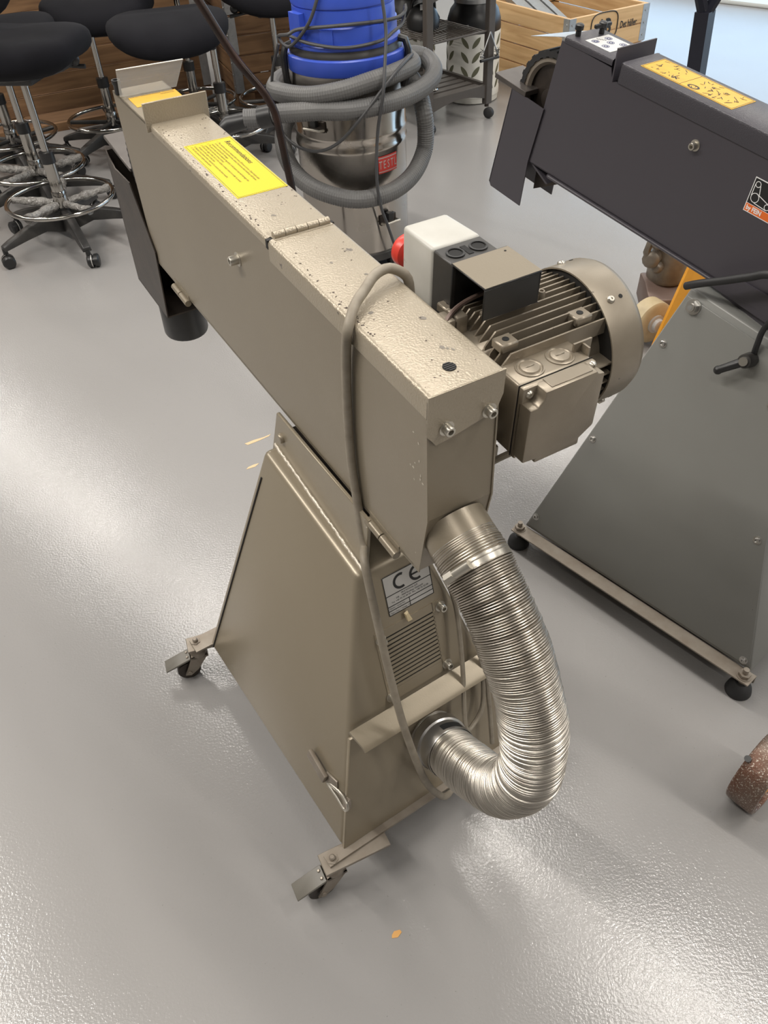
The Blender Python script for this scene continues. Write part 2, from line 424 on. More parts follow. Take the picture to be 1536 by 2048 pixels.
# drawer front (lies on the sloping near face) and folded grip
def nf(v, z, off=0.0):
    n = Vector((0, -1, (CN + LBu) / (ZT0 - ZB))).normalized()
    return Vector((v, near_u(z), z)) + n * off
zd0, zd1 = 0.102, 0.318
b = B().hexa([nf(side_v(zd0) + .001, zd0, -.004), nf(-side_v(zd0) - .001, zd0, -.004), nf(-side_v(zd0) - .001, zd0, .004), nf(side_v(zd0) + .001, zd0, .004),
              nf(side_v(zd1) + .001, zd1, -.004), nf(-side_v(zd1) - .001, zd1, -.004), nf(-side_v(zd1) - .001, zd1, .004), nf(side_v(zd1) + .001, zd1, .004)])
drawer = b.bevel(0.0012, 1).build('spark_drawer', 'stand_beige', G1)
vL = side_v(zd1) + .002
pr = [(0.003, 0.333), (0.006, 0.336), (0.030, 0.318), (0.0345, 0.308), (0.0325, 0.306), (0.028, 0.314), (0.003, 0.330)]
b = B(); pts = []
for v, sh in ((vL, 0.0), (-vL, 0.0)):
    pts.append([nf(v + (sh - (0.02 * (o / 0.03)) * (-1 if v < 0 else 1) * 0.35), z, o) for o, z in pr])
lo = [b.bm.verts.new(p) for p in pts[0]]; hi = [b.bm.verts.new(p) for p in pts[1]]
b.bm.faces.new(lo); b.bm.faces.new(hi[::-1])
for i in range(len(lo)):
    j = (i + 1) % len(lo); b.bm.faces.new((lo[j], lo[i], hi[i], hi[j]))
b.build('drawer_grip', 'stand_beige', drawer, smooth=50)
b = B().lathe([(0.002, 0), (0.0028, 0.001)], nf(side_v(.16) + .03, .16, .004), (0, -1, .2), 8)
b.bm.free()
# vent grille
vx0, vx1, vz0, vz1 = -0.040, 0.056, 0.360, 0.470
b = B().hexa([nf(vx0, vz0, -.001), nf(vx1, vz0, -.001), nf(vx1, vz0, .0003), nf(vx0, vz0, .0003), nf(vx0, vz1, -.001), nf(vx1, vz1, -.001), nf(vx1, vz1, .0003), nf(vx0, vz1, .0003)])
vb = b.build('vent_backing', 'black_hole', G1)
b = B(); n = 14
def slab(b, x0, x1, z0, z1, o0, o1):
    b.hexa([nf(x0, z0, o0), nf(x1, z0, o0), nf(x1, z0, o1), nf(x0, z0, o1), nf(x0, z1, o0), nf(x1, z1, o0), nf(x1, z1, o1), nf(x0, z1, o1)])
for k in range(n):
    z0 = vz0 + (vz1 - vz0) * (k + 0.30) / n; z1 = vz0 + (vz1 - vz0) * (k + 0.92) / n
    slab(b, vx0, vx1, z0, z1, -.0005, .0014)
slab(b, vx0 - .014, vx0 + .002, vz0 - .020, vz1 + .010, -.001, .0014); slab(b, vx1 - .002, vx1 + .016, vz0 - .020, vz1 + .010, -.001, .0014)
slab(b, vx0, vx1, vz0 - .020, vz0 + .002, -.001, .0014); slab(b, vx0, vx1, vz1 - .001, vz1 + .010, -.001, .0014)
tag(b.build('vent_grille', 'stand_beige', G1), kind=None)
nn = (0, -1, 0.253)
for v, z in ((0.069, 0.467), (0.063, 0.351), (-0.045, 0.466), (-0.049, 0.350)):
    bolt(G1, nf(v, z, .0014), nn, 0.0062, 0.012)
b = B().hexa([nf(0.004, .478, .004), nf(0.012, .478, .004), nf(0.012, .478, .010), nf(0.004, .478, .010), nf(0.002, .492, .004), nf(0.009, .494, .004), nf(0.008, .492, .008), nf(0.003, .491, .009)])
b.build('chipped_cover', 'ivory', G1)
# CE plate
cx0, cx1, cz0, cz1 = -0.021, 0.062, 0.497, 0.567
b = B(); slab(b, cx0, cx1, cz0, cz1, .0, .0012); plate = b.build('rating_plate', 'silver_label', G1)
b = B()
def ln(b, x0, z0, x1, z1, w=.0012):
    if abs(x1 - x0) > abs(z1 - z0): slab(b, x0, x1, z0 - w / 2, z0 + w / 2, .0012, .0015)
    else: slab(b, x0 - w / 2, x0 + w / 2, z0, z1, .0012, .0015)
for q in ((cx0, cz0, cx1, cz0), (cx0, cz1, cx1, cz1), (cx0, cz0, cx0, cz1), (cx1, cz0, cx1, cz1), (cx0, .532, cx1, .532), (cx0, .513, cx1, .513), (cx0, .505, cx1, .505), (.018, cz0, .018, .513)):
    ln(b, *q)
b.build('plate_lines', 'ink', plate)
def nfM(v, z, off):
    return plane_M(nf(v, z, off), (1, 0, 0), (0, near_u(1.0) - near_u(0.0), 1.0))
def arc(b, cx, cz, R, a0, a1, w=.0042):
    n = 18; pin, pout = [], []
    for i in range(n + 1):
        a = math.radians(a0 + (a1 - a0) * i / n)
        pin.append(nf(cx + (R - w / 2) * math.cos(a), cz + (R - w / 2) * math.sin(a), .0016)); pout.append(nf(cx + (R + w / 2) * math.cos(a), cz + (R + w / 2) * math.sin(a), .0016))
    for i in range(n): b.poly([pin[i], pin[i + 1], pout[i + 1], pout[i]])
b = B(); arc(b, 0.009, .549, .0115, 65, 295); arc(b, 0.039, .549, .0115, 65, 295)
b.poly([nf(.028, .5475, .0016), nf(.041, .5475, .0016), nf(.041, .5505, .0016), nf(.028, .5505, .0016)])
b.build('conformity_mark', 'ink', plate)
text('MULTITOOL A/S\nDK - 7000 Kolding, Danmark\nTel. +45 75 52 00 55  Fax. +45 75 52 00', 0.0042, nfM(0.021, .5265, .0016), 'lettering', 'ink', plate, 'CENTER', linesp=1.15)
text('Maskin / Serial No.', 0.0038, nfM(cx0 + .002, .508, .0016), 'lettering', 'ink', plate)
text('Type / Year / Voltage  N', 0.0036, nfM(cx0 + .002, .4995, .0016), 'lettering', 'ink', plate)

# ---- casters
def make_caster(parent, pos, ang, pedal=True):
    M = Matrix.Translation(pos) @ Matrix.Rotation(ang, 4, 'Z')
    br = B().box((-0.02, -0.10, 0.092), (0.02, 0.02, 0.098)).bevel(0.001, 1).build('caster', 'bare_steel', parent, M)
    B().lathe([(0.017, 0.066), (0.019, 0.070), (0.019, 0.082), (0.015, 0.090), (0.012, 0.092)], (0, 0, 0), (0, 0, 1), 24).build('swivel', 'bare_steel', br, M)
    B().lathe([(0.0105, 0.098), (0.0105, 0.105)], (0, 0, 0), (0, 0, 1), 6).lathe([(0.0055, 0.105), (0.0055, 0.110), (0.0035, 0.112)], (0, 0, 0), (0, 0, 1), 12).build('bolt', 'bare_steel', br, M)
    f = B()
    for s in (-1, 1):
        f.prism([(-0.018, 0.070), (0.018, 0.070), (0.040, 0.020), (0.028, 0.016), (0.010, 0.030)], 0, s * 0.013, s * 0.0155)
    f.box((-0.0155, -0.018, 0.064), (0.0155, 0.018, 0.070)); f.cyl((-0.018, 0.030, 0.025), (0.018, 0.030, 0.025), 0.005)
    f.build('fork', 'bare_steel', br, M)
    B().lathe([(0.010, -0.009), (0.024, -0.009), (0.0252, -0.006), (0.0252, 0.006), (0.024, 0.009), (0.010, 0.009)], (0, 0.030, 0.0252), (1, 0, 0), 28).build('wheel', 'dark_steel', br, M)
    if pedal:
        p = B().prism([(0.020, 0.070), (0.032, 0.066), (0.076, 0.050), (0.0755, 0.046), (0.030, 0.061), (0.020, 0.066)], 0, -0.016, 0.016)
        p.bevel(0.001, 1).build('brake_pedal', 'pedal_grey', br, M)
        for s in (-1, 1): B().lathe([(0.0032, 0), (0.002, 0.002)], (s * 0.007, 0.026, 0.0685), (0, 0.3, 1), 10).build('rivet', 'bare_steel', br, M)
    return br
make_caster(G1, (-0.225, -0.275, 0), math.radians(82))
make_caster(G1, (-0.225, 0.290, 0), math.radians(75))
make_caster(G1, (0.225, -0.275, 0), math.radians(-90))
make_caster(G1, (0.225, 0.290, 0), math.radians(-90))
b = B().box((-0.235, -0.285, 0.0985), (0.235, -0.262, 0.1035)); b.build('cross_bar', 'bare_steel', G1)
b = B().box((-0.235, 0.262, 0.0985), (0.235, 0.300, 0.1035)); b.build('cross_bar', 'bare_steel', G1)

# ---- toggle latch on the left side
def sd(u, z, off=0.0):
    k = (WB - WT) / (ZT0 - ZB); n = Vector((-1, 0, k)).normalized()
    return Vector((side_v(z), u, z)) + n * off
b = B()
def sbox(b, u0, z0, u1, z1, hw, o0, o1):
    d = (sd(u1, z1) - sd(u0, z0)); nrm = Vector((-1, 0, (WB - WT) / (ZT0 - ZB))).normalized(); s = d.cross(nrm).normalized() * hw
    A, C = sd(u0, z0), sd(u1, z1)
    b.hexa([A - s + nrm * o0, A + s + nrm * o0, C + s + nrm * o0, C - s + nrm * o0, A - s + nrm * o1, A + s + nrm * o1, C + s + nrm * o1, C - s + nrm * o1])
sbox(b, -0.190, .199, -0.222, .210, .010, 0, .004)
latch = b.bevel(0.001, 1).build('toggle_latch', 'bare_steel', G1)
b = B(); sbox(b, -0.138, .208, -0.196, .200, .0095, .004, .013); b.bevel(.003, 2).build('latch_lever', 'bare_steel', latch)
b = B(); pts = [sd(-0.205, .203, .010), sd(-0.235, .2165, .009), sd(-0.258, .219, .010), sd(-0.266, .209, .010), sd(-0.258, .200, .010), sd(-0.235, .200, .009)]
b.tube(spline(pts, 5, True), 0.0026, 8, True); b.build('latch_loop', 'bolt_steel', latch)
b = B(); sbox(b, -0.250, .207, -0.262, .212, .008, 0, .010); b.bevel(.001, 1).build('latch_hook', 'bare_steel', latch)

# ---- arm bracket on top of the stand
def topz(u): return ZT0 + (ZT1 - ZT0) * (u - CN) / (CF - CN)
for x0, x1 in ((-.0555, -.0495), (.0495, .0555)):
    b = B().prism([(.4031, -.299), (.1154, -.285), (.1280, -.3985), (.4445, -.4085)], 0, x0, x1)
    b.bevel(.0012, 1).build('arm_bracket', 'stand_beige', G1, TA)
pts = []
for i in range(61):
    w_ = TA @ Vector((-.0568 + random.uniform(-.0008, .0008), .132 + .292 * i / 60, -.395)); pts.append(Vector((w_.x, w_.y, topz(w_.y) + .0012)))
B().tube(pts, [0.0028 + random.uniform(-.0006, .0008) for _ in pts], 8).build('weld_bead', 'weld', G1)
B().lathe([(.0085, 0), (.0085, .004), (.007, .006), (0, .0065)], (-.0555, 0.392, -.343), (-1, 0, 0), 18).build('bolt', 'stand_beige', G1, TA)
B().box((-.0495, .15, -.330), (.0495, .38, -.318)).build('pivot_block', 'dark_steel', G1, TA)

# ---- arm housing (arm coordinates: x across, y towards the contact wheel, z up)
HW = 0.0465
side = [(0.002, -0.002), (-0.010, -0.176), (0.004, -0.281), (0.985, -0.316), (1.020, -0.006), (0.82, -0.004)]
b = B()
t = 0.0022
for x0, x1 in ((-HW, -HW + t), (HW - t, HW)): b.prism(side, 0, x0, x1)
b.prism([(0.002, -0.002), (0.82, -0.004), (1.020, -0.006), (1.018, -0.010), (0.82, -0.008), (0.004, -0.006)], 0, -HW, HW)
b.prism([(0.0035, -0.002), (-0.0085, -0.176), (-0.0062, -0.176), (0.006, -0.002)], 0, -HW + t * .6, HW - t * .6)
b.prism([(0.006, -0.279), (0.983, -0.314), (0.983, -0.311), (0.006, -0.276)], 0, -HW, HW)
arm = b.build('arm_housing', 'beige', G1, TA, smooth=30)
# sloping outlet plate
b = B().prism([(-0.0085, -0.176), (0.005, -0.279), (0.008, -0.279), (-0.0055, -0.176)], 0, -HW + t * .6, HW - t * .6); b.build('outlet_plate', 'beige', G1, TA)
# rear cap (fixed cover) with side and back flanges
cw = HW + 0.0018
def u_cover(y0, y1, zt, drop, back=None):
    b = B(); th = 0.0022
    r = 0.006; A_ = [(r * (1 - math.cos(math.radians(t_))), -r * (1 - math.sin(math.radians(t_)))) for t_ in (0, 22.5, 45, 67.5, 90)]; prof = [(-cw, -drop)] + [(-cw + p, zt + q) for p, q in A_] + [(cw - p, zt + q) for p, q in A_[::-1]] + [(cw, zt - r - .0001), (cw, -drop), (cw - th, -drop), (cw - th, zt - th), (-cw + th, zt - th), (-cw + th, -drop)]
    b.prism(prof, 1, y0, y1); return b
b = u_cover(-0.003, 0.372, 0.0018, 0.027)
bk = [(-cw, 0.0015), (cw, 0.0015), (cw, -0.030), (cw - .006, -0.047), (cw - .014, -0.052), (-cw + .030, -0.064), (-cw + .012, -0.066), (-cw + .005, -0.056), (-cw, -0.050)]
b.prism(bk, 1, -0.0042, -0.0015)
cap = b.build('rear_cover', 'hammer', G1, TA)
for x, z in ((-0.024, -0.047), (0.031, -0.046)): bolt(cap, (x, -0.0042, z), (0, -1, 0), 0.0062, 0.009, M=TA)
b = B().lathe([(0.0075, 0.0), (0.0075, 0.0006)], (-0.001, 0.029, 0.0018), (0, 0, 1), 20); b.build('vent_hole', 'black_hole', cap, TA)
b = B()
for k in range(-2, 3): b.box((-0.001 - math.sqrt(max(.0072 ** 2 - (k * .003) ** 2, 0)), 0.029 + k * .003 - .0007, .0022), (-0.001 + math.sqrt(max(.0072 ** 2 - (k * .003) ** 2, 0)), 0.029 + k * .003 + .0007, .0030))
b.build('hole_slats', 'rubber', cap, TA)
# hinged lid with lip
b = u_cover(0.379, 0.816, 0.0018, 0.010)
lid = b.build('hinged_lid', 'hammer', G1, TA)
B().box((-0.054, 0.815, -0.010), (0.054, 0.8185, 0.034)).bevel(.0006, 1).build('lid_lip', 'hammer', lid, TA)
hg = B().box((-HW + .006, 0.366, 0.0005), (HW - .003, 0.392, 0.0022)).build('hinge', 'hammer', G1, TA)
for k in range(5):
    x0 = -HW + .008 + k * .0162
    B().cyl((x0, 0.3755, 0.0042), (x0 + .0154, 0.3755, 0.0042), 0.0052, seg=16).build('hinge_knuckle', 'hammer', hg, TA)
B().box((-cw - .0004, 0.3725, -0.011), (cw, 0.3788, 0.0012)).build('lid_gap', 'seam_dark', G1, TA)
# yellow recommendations label
lx0, lx1, ly0, ly1 = -0.0335, 0.0435, 0.500, 0.704
lb = B().box((lx0, ly0, 0.0018), (lx1, ly1, 0.0022)).build('recommendations_label', 'yellow_label', G1, TA)
b = B()
for q in ((lx0 + .002, ly0 + .002, lx0 + .0026, ly1 - .002), (lx1 - .0026, ly0 + .002, lx1 - .002, ly1 - .002), (lx0 + .002, ly0 + .002, lx1 - .002, ly0 + .0026), (lx0 + .002, ly1 - .0026, lx1 - .002, ly1 - .002)):
    b.box((q[0], q[1], .0022), (q[2], q[3], .0023))
b.build('label_border', 'ink', lb, TA)
# text reads with its baseline along -y, lines stepping towards -x
def topM(x, y, z=.0025): return TA @ plane_M((x, y, z), (0, -1, 0), (1, 0, 0))
text('Recommendations', 0.0125, topM(0.027, 0.690), 'lettering', 'ink', lb, shear=.2)
text('1. The machine must be cleaned after every 20 hours of use. Clean both sides\n    of the contact wheel and the drive wheel. Excessive dust build-up will cause\n    vibrations and possibly damage.\n2. The spark tray must be emptied regularly. A full spark tray will damage the\n    grinding belt and the contact wheel.\n3. Grind the edge of the belt of the rubber contact wheel in order to avoid\n    damage to the edge of the belt.\n4. Replace the platens when required to ensure the best results.\n5. Use only genuine original spare parts.',
     0.0049, topM(0.0165, 0.695), 'lettering', 'ink_soft', lb, shear=.15, linesp=1.08)
# far end: warning label, visor, knob
wl = B().box((-0.036, 0.915, -0.0052), (0.049, 0.964, -0.0045)).build('warning_label', 'amber_label', G1, TA)
def topM2(x, y): return TA @ plane_M((x, y, -.0042), (-1, 0, 0), (0, -1, 0))
text('WARNING\nMaximum distance between rest and belt 2 mm\nKeep hands away from the moving belt\nAlways wear safety goggles', 0.0052, topM2(0.044, 0.956), 'lettering', 'ink', wl, linesp=1.25)
b = B().hexa([(-0.046, .975, -.004), (0.055, .972, -.004), (0.055, .975, -.004), (-0.046, .978, -.004), (-0.040, .987, .034), (0.078, .980, .034), (0.078, .983, .034), (-0.040, .990, .034)])
vs_ = b.build('visor', 'acrylic', G1, TA)
B().hexa([(-0.040, .9868, .0335), (0.078, .9798, .0335), (0.078, .983, .0335), (-0.040, .990, .0335), (-0.040, .9868, .0345), (0.078, .9798, .0345), (0.078, .983, .0345), (-0.040, .990, .0345)]).build('visor_edge', 'acrylic_edge', vs_, TA)
B().lathe([(0.006, -.005), (0.006, .010), (0.0075, .012), (0.0075, .018), (0.005, .018), (0.004, .014), (0, .014)], (-0.043, 0.994, 0), (0, 0, 1), 16).build('visor_knob', 'black_plastic', G1, TA)
# contact wheel
def wheel(parent, M, cy, cz, R, xw, m_t='rubber', m_h='bare_steel', serr=56):
    b = B(); n = serr * 2
    prof = []
    for i in range(n):
        a = 2 * PI * i / n; r = R if (i // 1) % 2 == 0 else R - .003
        prof.append((cy + r * math.cos(a), cz + r * math.sin(a)))
        a2 = 2 * PI * (i + .8) / n; prof.append((cy + r * math.cos(a2), cz + r * math.sin(a2)))
    n2_ = len(prof)
    for xx in (0, 1):
        pass
    outer = [[b.bm.verts.new((x_, q[0], q[1])) for q in prof] for x_ in xw]
    inner = [[b.bm.verts.new((x_, cy + (q[0] - cy) * .86, cz + (q[1] - cz) * .86)) for q in prof] for x_ in xw]
    for i in range(n2_):
        j = (i + 1) % n2_
        for a_, b_ in ((outer[0], outer[1]), (inner[0], inner[1]), (outer[0], inner[0]), (outer[1], inner[1])): b.bm.faces.new((a_[i], a_[j], b_[j], b_[i]))
    w = b.build('contact_wheel', m_t, parent, M)
    B().lathe([(R * .84, xw[0] - .0015), (R * .84, xw[0] + .001), (R * .76, xw[0] + .001), (R * .70, xw[0] + .008)], (0, cy, cz), (1, 0, 0), 48, cap=False).build('wheel_rim', m_h, w, M)
    B().lathe([(0, xw[0] - .002), (R * .22, xw[0] - .002), (R * .24, xw[0] + .010), (R * .50, xw[0] + .016), (R * .72, xw[0] + .014), (R * .86, xw[0] + .010), (R * .86, xw[1])], (0, cy, cz), (1, 0, 0), 48).build('wheel_disc', 'dark_steel', w, M)
    return w
wheel(G1, TA, 0.945, -0.135, 0.108, (-0.038, 0.038))
b = B().lathe([(0.1085, -0.036), (0.1088, 0.036)], (0, .945, -.135), (1, 0, 0), 64, cap=False); b.build('grinding_belt', 'dark_steel', G1, TA)
# spark chute, tool rest and outlet collar
ch = B()
cp = [(1.040, -0.172), (1.150, -0.185), (1.196, -0.166), (1.190, -0.175), (1.176, -0.440), (0.985, -0.452), (0.975, -0.300)]
cp = [(1.045, -0.180), (1.138, -0.186), (1.172, -0.172), (1.184, -0.160), (1.176, -0.452), (0.988, -0.452), (0.966, -0.290)]
ch.prism(cp, 0, -HW - .004, -HW - .0015); ch.prism(cp, 0, HW + .0015, HW + .004)
ch.prism([(1.184, -.165), (1.176, -.452), (1.173, -.452), (1.181, -.165)], 0, -HW - .004, HW + .004)
ch.prism([(1.176, -.452), (.988, -.452), (.988, -.449), (1.176, -.449)], 0, -HW - .004, HW + .004)
ch.build('spark_chute', 'dark_steel', G1, TA)
B().prism([(1.055, -.166), (1.215, -.156), (1.215, -.148), (1.055, -.158)], 0, -HW + .006, HW + .010).bevel(.0015, 1).build('tool_rest', 'rest_steel', G1, TA)
B().lathe([(0.047, -.530), (0.049, -.525), (0.049, -.452)], (0.0, 1.045, 0), (0, 0, 1), 32, cap=False).lathe([(.046, -.452), (.046, -.529)], (0, 1.045, 0), (0, 0, 1), 32, cap=False).build('outlet_collar', 'black_plastic', G1, TA)
# small hinges under the left panel
for y0, z in ((0.80, -0.316), (0.050, -0.291)):
    h = B().box((-HW - .001, y0, z), (-HW + .001, y0 + .075, z + .014)).build('panel_hinge', 'beige', G1, TA)
    for k in range(2):
        B().cyl((-HW - .004, y0 + k * .038, z - .001), (-HW - .004, y0 + .036 + k * .038, z - .001), .0062, seg=14).build('hinge_knuckle', 'beige', h, TA)
bolt(G1, (-HW, 0.498, -0.084), (-1, 0, 0), 0.0072, 0.014, 'bolt_steel', TA)

rc = random.Random(21)
def flakes(name, m, spots, size):
    b = B()
    for x, y, z, nx in spots:
        n = rc.randint(5, 7); r = rc.uniform(*size); st = rc.uniform(.5, 1.8); ph = rc.uniform(0, PI)
        pts = []
        for i in range(n):
            a = 2 * PI * i / n; q = r * rc.uniform(.5, 1.2)
            p, w = q * math.cos(a) * st, q * math.sin(a)
            p, w = p * math.cos(ph) - w * math.sin(ph), p * math.sin(ph) + w * math.cos(ph)
            pts.append((x, y + p, z + w) if nx else (x + p, y + w, z))
        b.poly(pts)
    return tag(b.build(name, m, G1, TA), kind='stuff')
zt_ = .0021
sp = [(-cw + rc.uniform(.006, .011), rc.uniform(.40, .80), zt_, 0) for _ in range(46)] + [(cw - rc.uniform(.006, .010), rc.uniform(.40, .80), zt_, 0) for _ in range(18)]
sp += [(-cw + rc.uniform(.006, .012), rc.choice((rc.uniform(.12, .20), rc.uniform(.0, .37))), zt_, 0) for _ in range(40)] + [(rc.uniform(-cw + .01, cw - .01), rc.uniform(.0, .36), zt_, 0) for _ in range(26)]
sp += [(rc.uniform(-cw + .01, cw - .01), rc.choice((rc.uniform(.40, .49), rc.uniform(.72, .80))), zt_, 0) for _ in range(22)]
flakes('paint_chips', 'chip_brown', sp, (.0006, .0016))
flakes('paint_scuffs', 'chip_grey', [(.012, .062, zt_, 0), (.016, .057, zt_, 0), (.020, .053, zt_, 0), (-.012, .43, zt_, 0), (-.02, .16, zt_, 0), (-.005, .28, zt_, 0), (.018, .235, zt_, 0), (.025, .12, zt_, 0)], (.002, .0042))
flakes('paint_nicks', 'weld', [(-HW - .0003, rc.uniform(.0, .03), rc.uniform(-.15, -.05), 1) for _ in range(9)] + [(-HW - .0003, .02, -.13, 1), (-HW - .0003, .012, -.25, 1)], (.0008, .0022))

# ---- motor (axis along arm x)
MY, MZ, MR = 0.116, -0.1012, 0.093
X1, X2 = 0.2422, 0.3035
mo = B().lathe([(0.078, HW), (0.082, HW + .004), (0.082, HW + .016), (0.066, HW + .022), (0.066, X1 + .02)], (0, MY, MZ), (1, 0, 0), 48).build('motor', 'motor_beige', G1, TA)
FH = 0.088
def fin_poly(x0, x1, r0, r1, c=.012): return [(x0, r0), (x0 + .001, r1 - c), (x0 + c * .8, r1), (x1, r1), (x1, r0)]
for k in range(-6, 7):                      # upright fins along the top
    y = MY + k * .0104
    top = MZ + math.sqrt(max(FH ** 2 - (k * .0104 * .80) ** 2, 0)) - .006; bot = MZ + .045
    b = B().prism([(HW + .040, bot), (HW + .042, top - .016), (HW + .056, top), (X1 + .012, top), (X1 + .012, bot)], 1, y - .0011, y + .0011)
    b.build('cooling_fin', 'motor_beige', mo, TA)
for k in range(-4, 5):                      # level fins on the near and far sides
    z = MZ + k * .0135 - .012
    rr = math.sqrt(max(FH ** 2 - (z - MZ) ** 2, .0004))
    for s in (-1, 1):
        if s < 0 and k > 2: continue
        xs = 0.193 if s < 0 else HW + .045
        b = B().box((xs, MY + s * .045, z - .0013), (X1 + .012, MY + s * rr, z + .0013)); b.build('cooling_fin', 'motor_beige', mo, TA)
for k in range(-2, 3):                      # lower fins
    y = MY + k * .018
    B().box((HW + .04, y - .0014, MZ - FH), (X1 + .012, y + .0014, MZ - .05)).build('cooling_fin', 'motor_beige', mo, TA)
# end-shield lugs with clamp screws
for y, z, s in ((MY + .012, MZ + .082, 1), (MY - .070, MZ - .058, -1)):
    b = B().box((HW + .002, y - .012, z - .020), (HW + .022, y + .012, z + .006)).box((HW + .024, y - .011, z - .020), (HW + .040, y + .011, z + .006))
    b.bevel(.002, 2).build('clamp_lug', 'motor_beige', mo, TA)
# mounting pads with holes
for x, y in ((0.106, MY - .046), (0.214, MY - .048), (0.094, MY + .050), (0.115, MY + .001)):
    zt = MZ + .0755 if abs(y - MY) > .03 else MZ + .0835
    w = .0125 if abs(y - MY) > .03 else .0085
    pd = B().box((x - w, y - w * .85, zt - .012), (x + w, y + w * .85, zt)).bevel(.002, 1).build('mounting_pad', 'motor_beige', mo, TA)
    B().lathe([(.0042, 0), (.0042, .0006)], (x, y, zt), (0, 0, 1), 14).build('pad_hole', 'black_hole', pd, TA)
# casting bosses on the middle fin
for x, r in ((0.135, .0045), (0.165, .0085), (0.182, .0042), (0.194, .005)):
    bs = B().lathe([(r, -.02), (r, .0015), (r * .8, .003), (r * .5, .003), (r * .45, .001), (0, .001)], (x, MY + .001, MZ + .083), (0, 0, 1), 18).build('casting_boss', 'motor_beige', mo, TA)
# fan cowl
cwl = B().lathe([(MR - .002, X1), (MR, X1), (MR, X2 - .016), (MR - .003, X2 - .008), (MR - .010, X2 - .002), (MR - .020, X2), (0.030, X2), (0.030, X2 - .002), (MR - .021, X2 - .002), (MR - .012, X2 - .004), (MR - .005, X2 - .01), (MR - .0025, X2 - .018), (MR - .002, X1)], (0, MY, MZ), (1, 0, 0), 72, cap=False).build('fan_cowl', 'motor_beige', G1, TA)
b = B()
for k in range(4): b.lathe([(.030 + k * .010, X2 + .0003), (.035 + k * .010, X2 + .0003)], (0, MY, MZ), (1, 0, 0), 48, cap=False)
b.build('cowl_slots', 'black_hole', cwl, TA)
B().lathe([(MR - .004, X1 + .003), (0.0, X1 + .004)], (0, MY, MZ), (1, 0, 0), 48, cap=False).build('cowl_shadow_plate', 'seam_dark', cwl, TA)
for a in (58, 118, 200, 320):
    ar = math.radians(a); n = Vector((0, -math.cos(ar), math.sin(ar)))
    p = Vector((X1 + .018, MY, MZ)) + n * MR
    B().lathe([(.0052, -.001), (.0052, .0015), (.0035, .0035), (.0015, .0035), (.001, .002), (0, .002)], p, n, 14).build('screw', 'bolt_steel', cwl, TA)
    p2 = Vector((X1 + .034, MY, MZ)) + n * MR
    B().lathe([(.0028, .0), (.0028, .0004)], p2, n, 10).build('screw_hole', 'black_hole', cwl, TA)
# terminal box
TX0, TX1, TYf, TYb, TZ1, TZ0 = 0.0845, 0.190, -0.012, 0.056, -0.047, -0.153
tb = B().box((TX0, TYf + .0250, TZ0 + .004), (TX1, TYb, TZ1)).bevel(.004, 3).build('terminal_box', 'motor_beige', G1, TA)
c = .019
lidp = [(TX0, TZ1 - c), (TX0 + c * .6, TZ1 - c), (TX0 + c, TZ1 - c * .6), (TX0 + c, TZ1), (TX1 - c * .6, TZ1), (TX1 - c * .55, TZ1 - .004), (TX1, TZ1 - .006), (TX1, TZ0 + c + .004), (TX1 - c * .3, TZ0 + c), (TX1 - c, TZ0 + c * .5), (TX1 - c, TZ0), (TX0 + c, TZ0), (TX0 + c, TZ0 + .006), (TX0, TZ0 + .008)]
tl = B().prism(lidp, 1, TYf, TYf + .022).bevel(.0022, 2).build('box_lid', 'motor_beige', tb, TA)
B().box((TX0, TYf + .016, TZ0 + .003), (TX1, TYf + .0245, TZ1)).bevel(.002, 2).build('lid_flange', 'motor_beige', tb, TA)
B().box((TX0 - .0002, TYf + .0245, TZ0 + .003), (TX1 + .0002, TYf + .0251, TZ1 + .0002)).build('lid_joint', 'seam_dark', tb, TA)
for x, z in ((TX0 + .009, TZ1 - .009), (TX1 - .009, TZ0 + .010), (TX1 - .006, TZ1 - .004)):
    B().lathe([(.0052, 0), (.0052, .003), (.0035, .005), (.0015, .005), (.001, .003), (0, .003)], (x, TYf + .018, z), (0, -1, 0), 14).build('screw', 'bolt_steel', tb, TA)
B().box((TX0 + .030, TYf + .004, TZ1 - .0002), (TX1 - .016, TYf + .021, TZ1 + .0012)).bevel(.0005, 1).build('raised_pad', 'motor_beige', tb, TA)
for x in (0.1155, 0.1595):
    kp = B().lathe([(.0175, 0), (.0172, .0012), (.0155, .0018), (.0145, .0002), (.0132, -.0005), (.0120, .0008), (.0112, .0022), (.0060, .0030), (0, .0032)], (x, 0.0335, TZ1), (0, 0, 1), 36, cap=False).build('cable_plug', 'motor_beige', tb, TA)
    B().box((x - .006, .0325, TZ1 + .003), (x + .006, .0355, TZ1 + .0042)).bevel(.0006, 1).build('plug_slot', 'motor_beige', kp, TA)
# webs beside the box
B().box((0.188, 0.018, TZ1 - .045), (0.1905, 0.030, TZ1 + .010)).build('casting_web', 'motor_beige', mo, TA)
B().box((0.176, 0.030, TZ1 - .010), (0.203, 0.0325, TZ1 + .012)).build('casting_web', 'motor_beige', mo, TA)

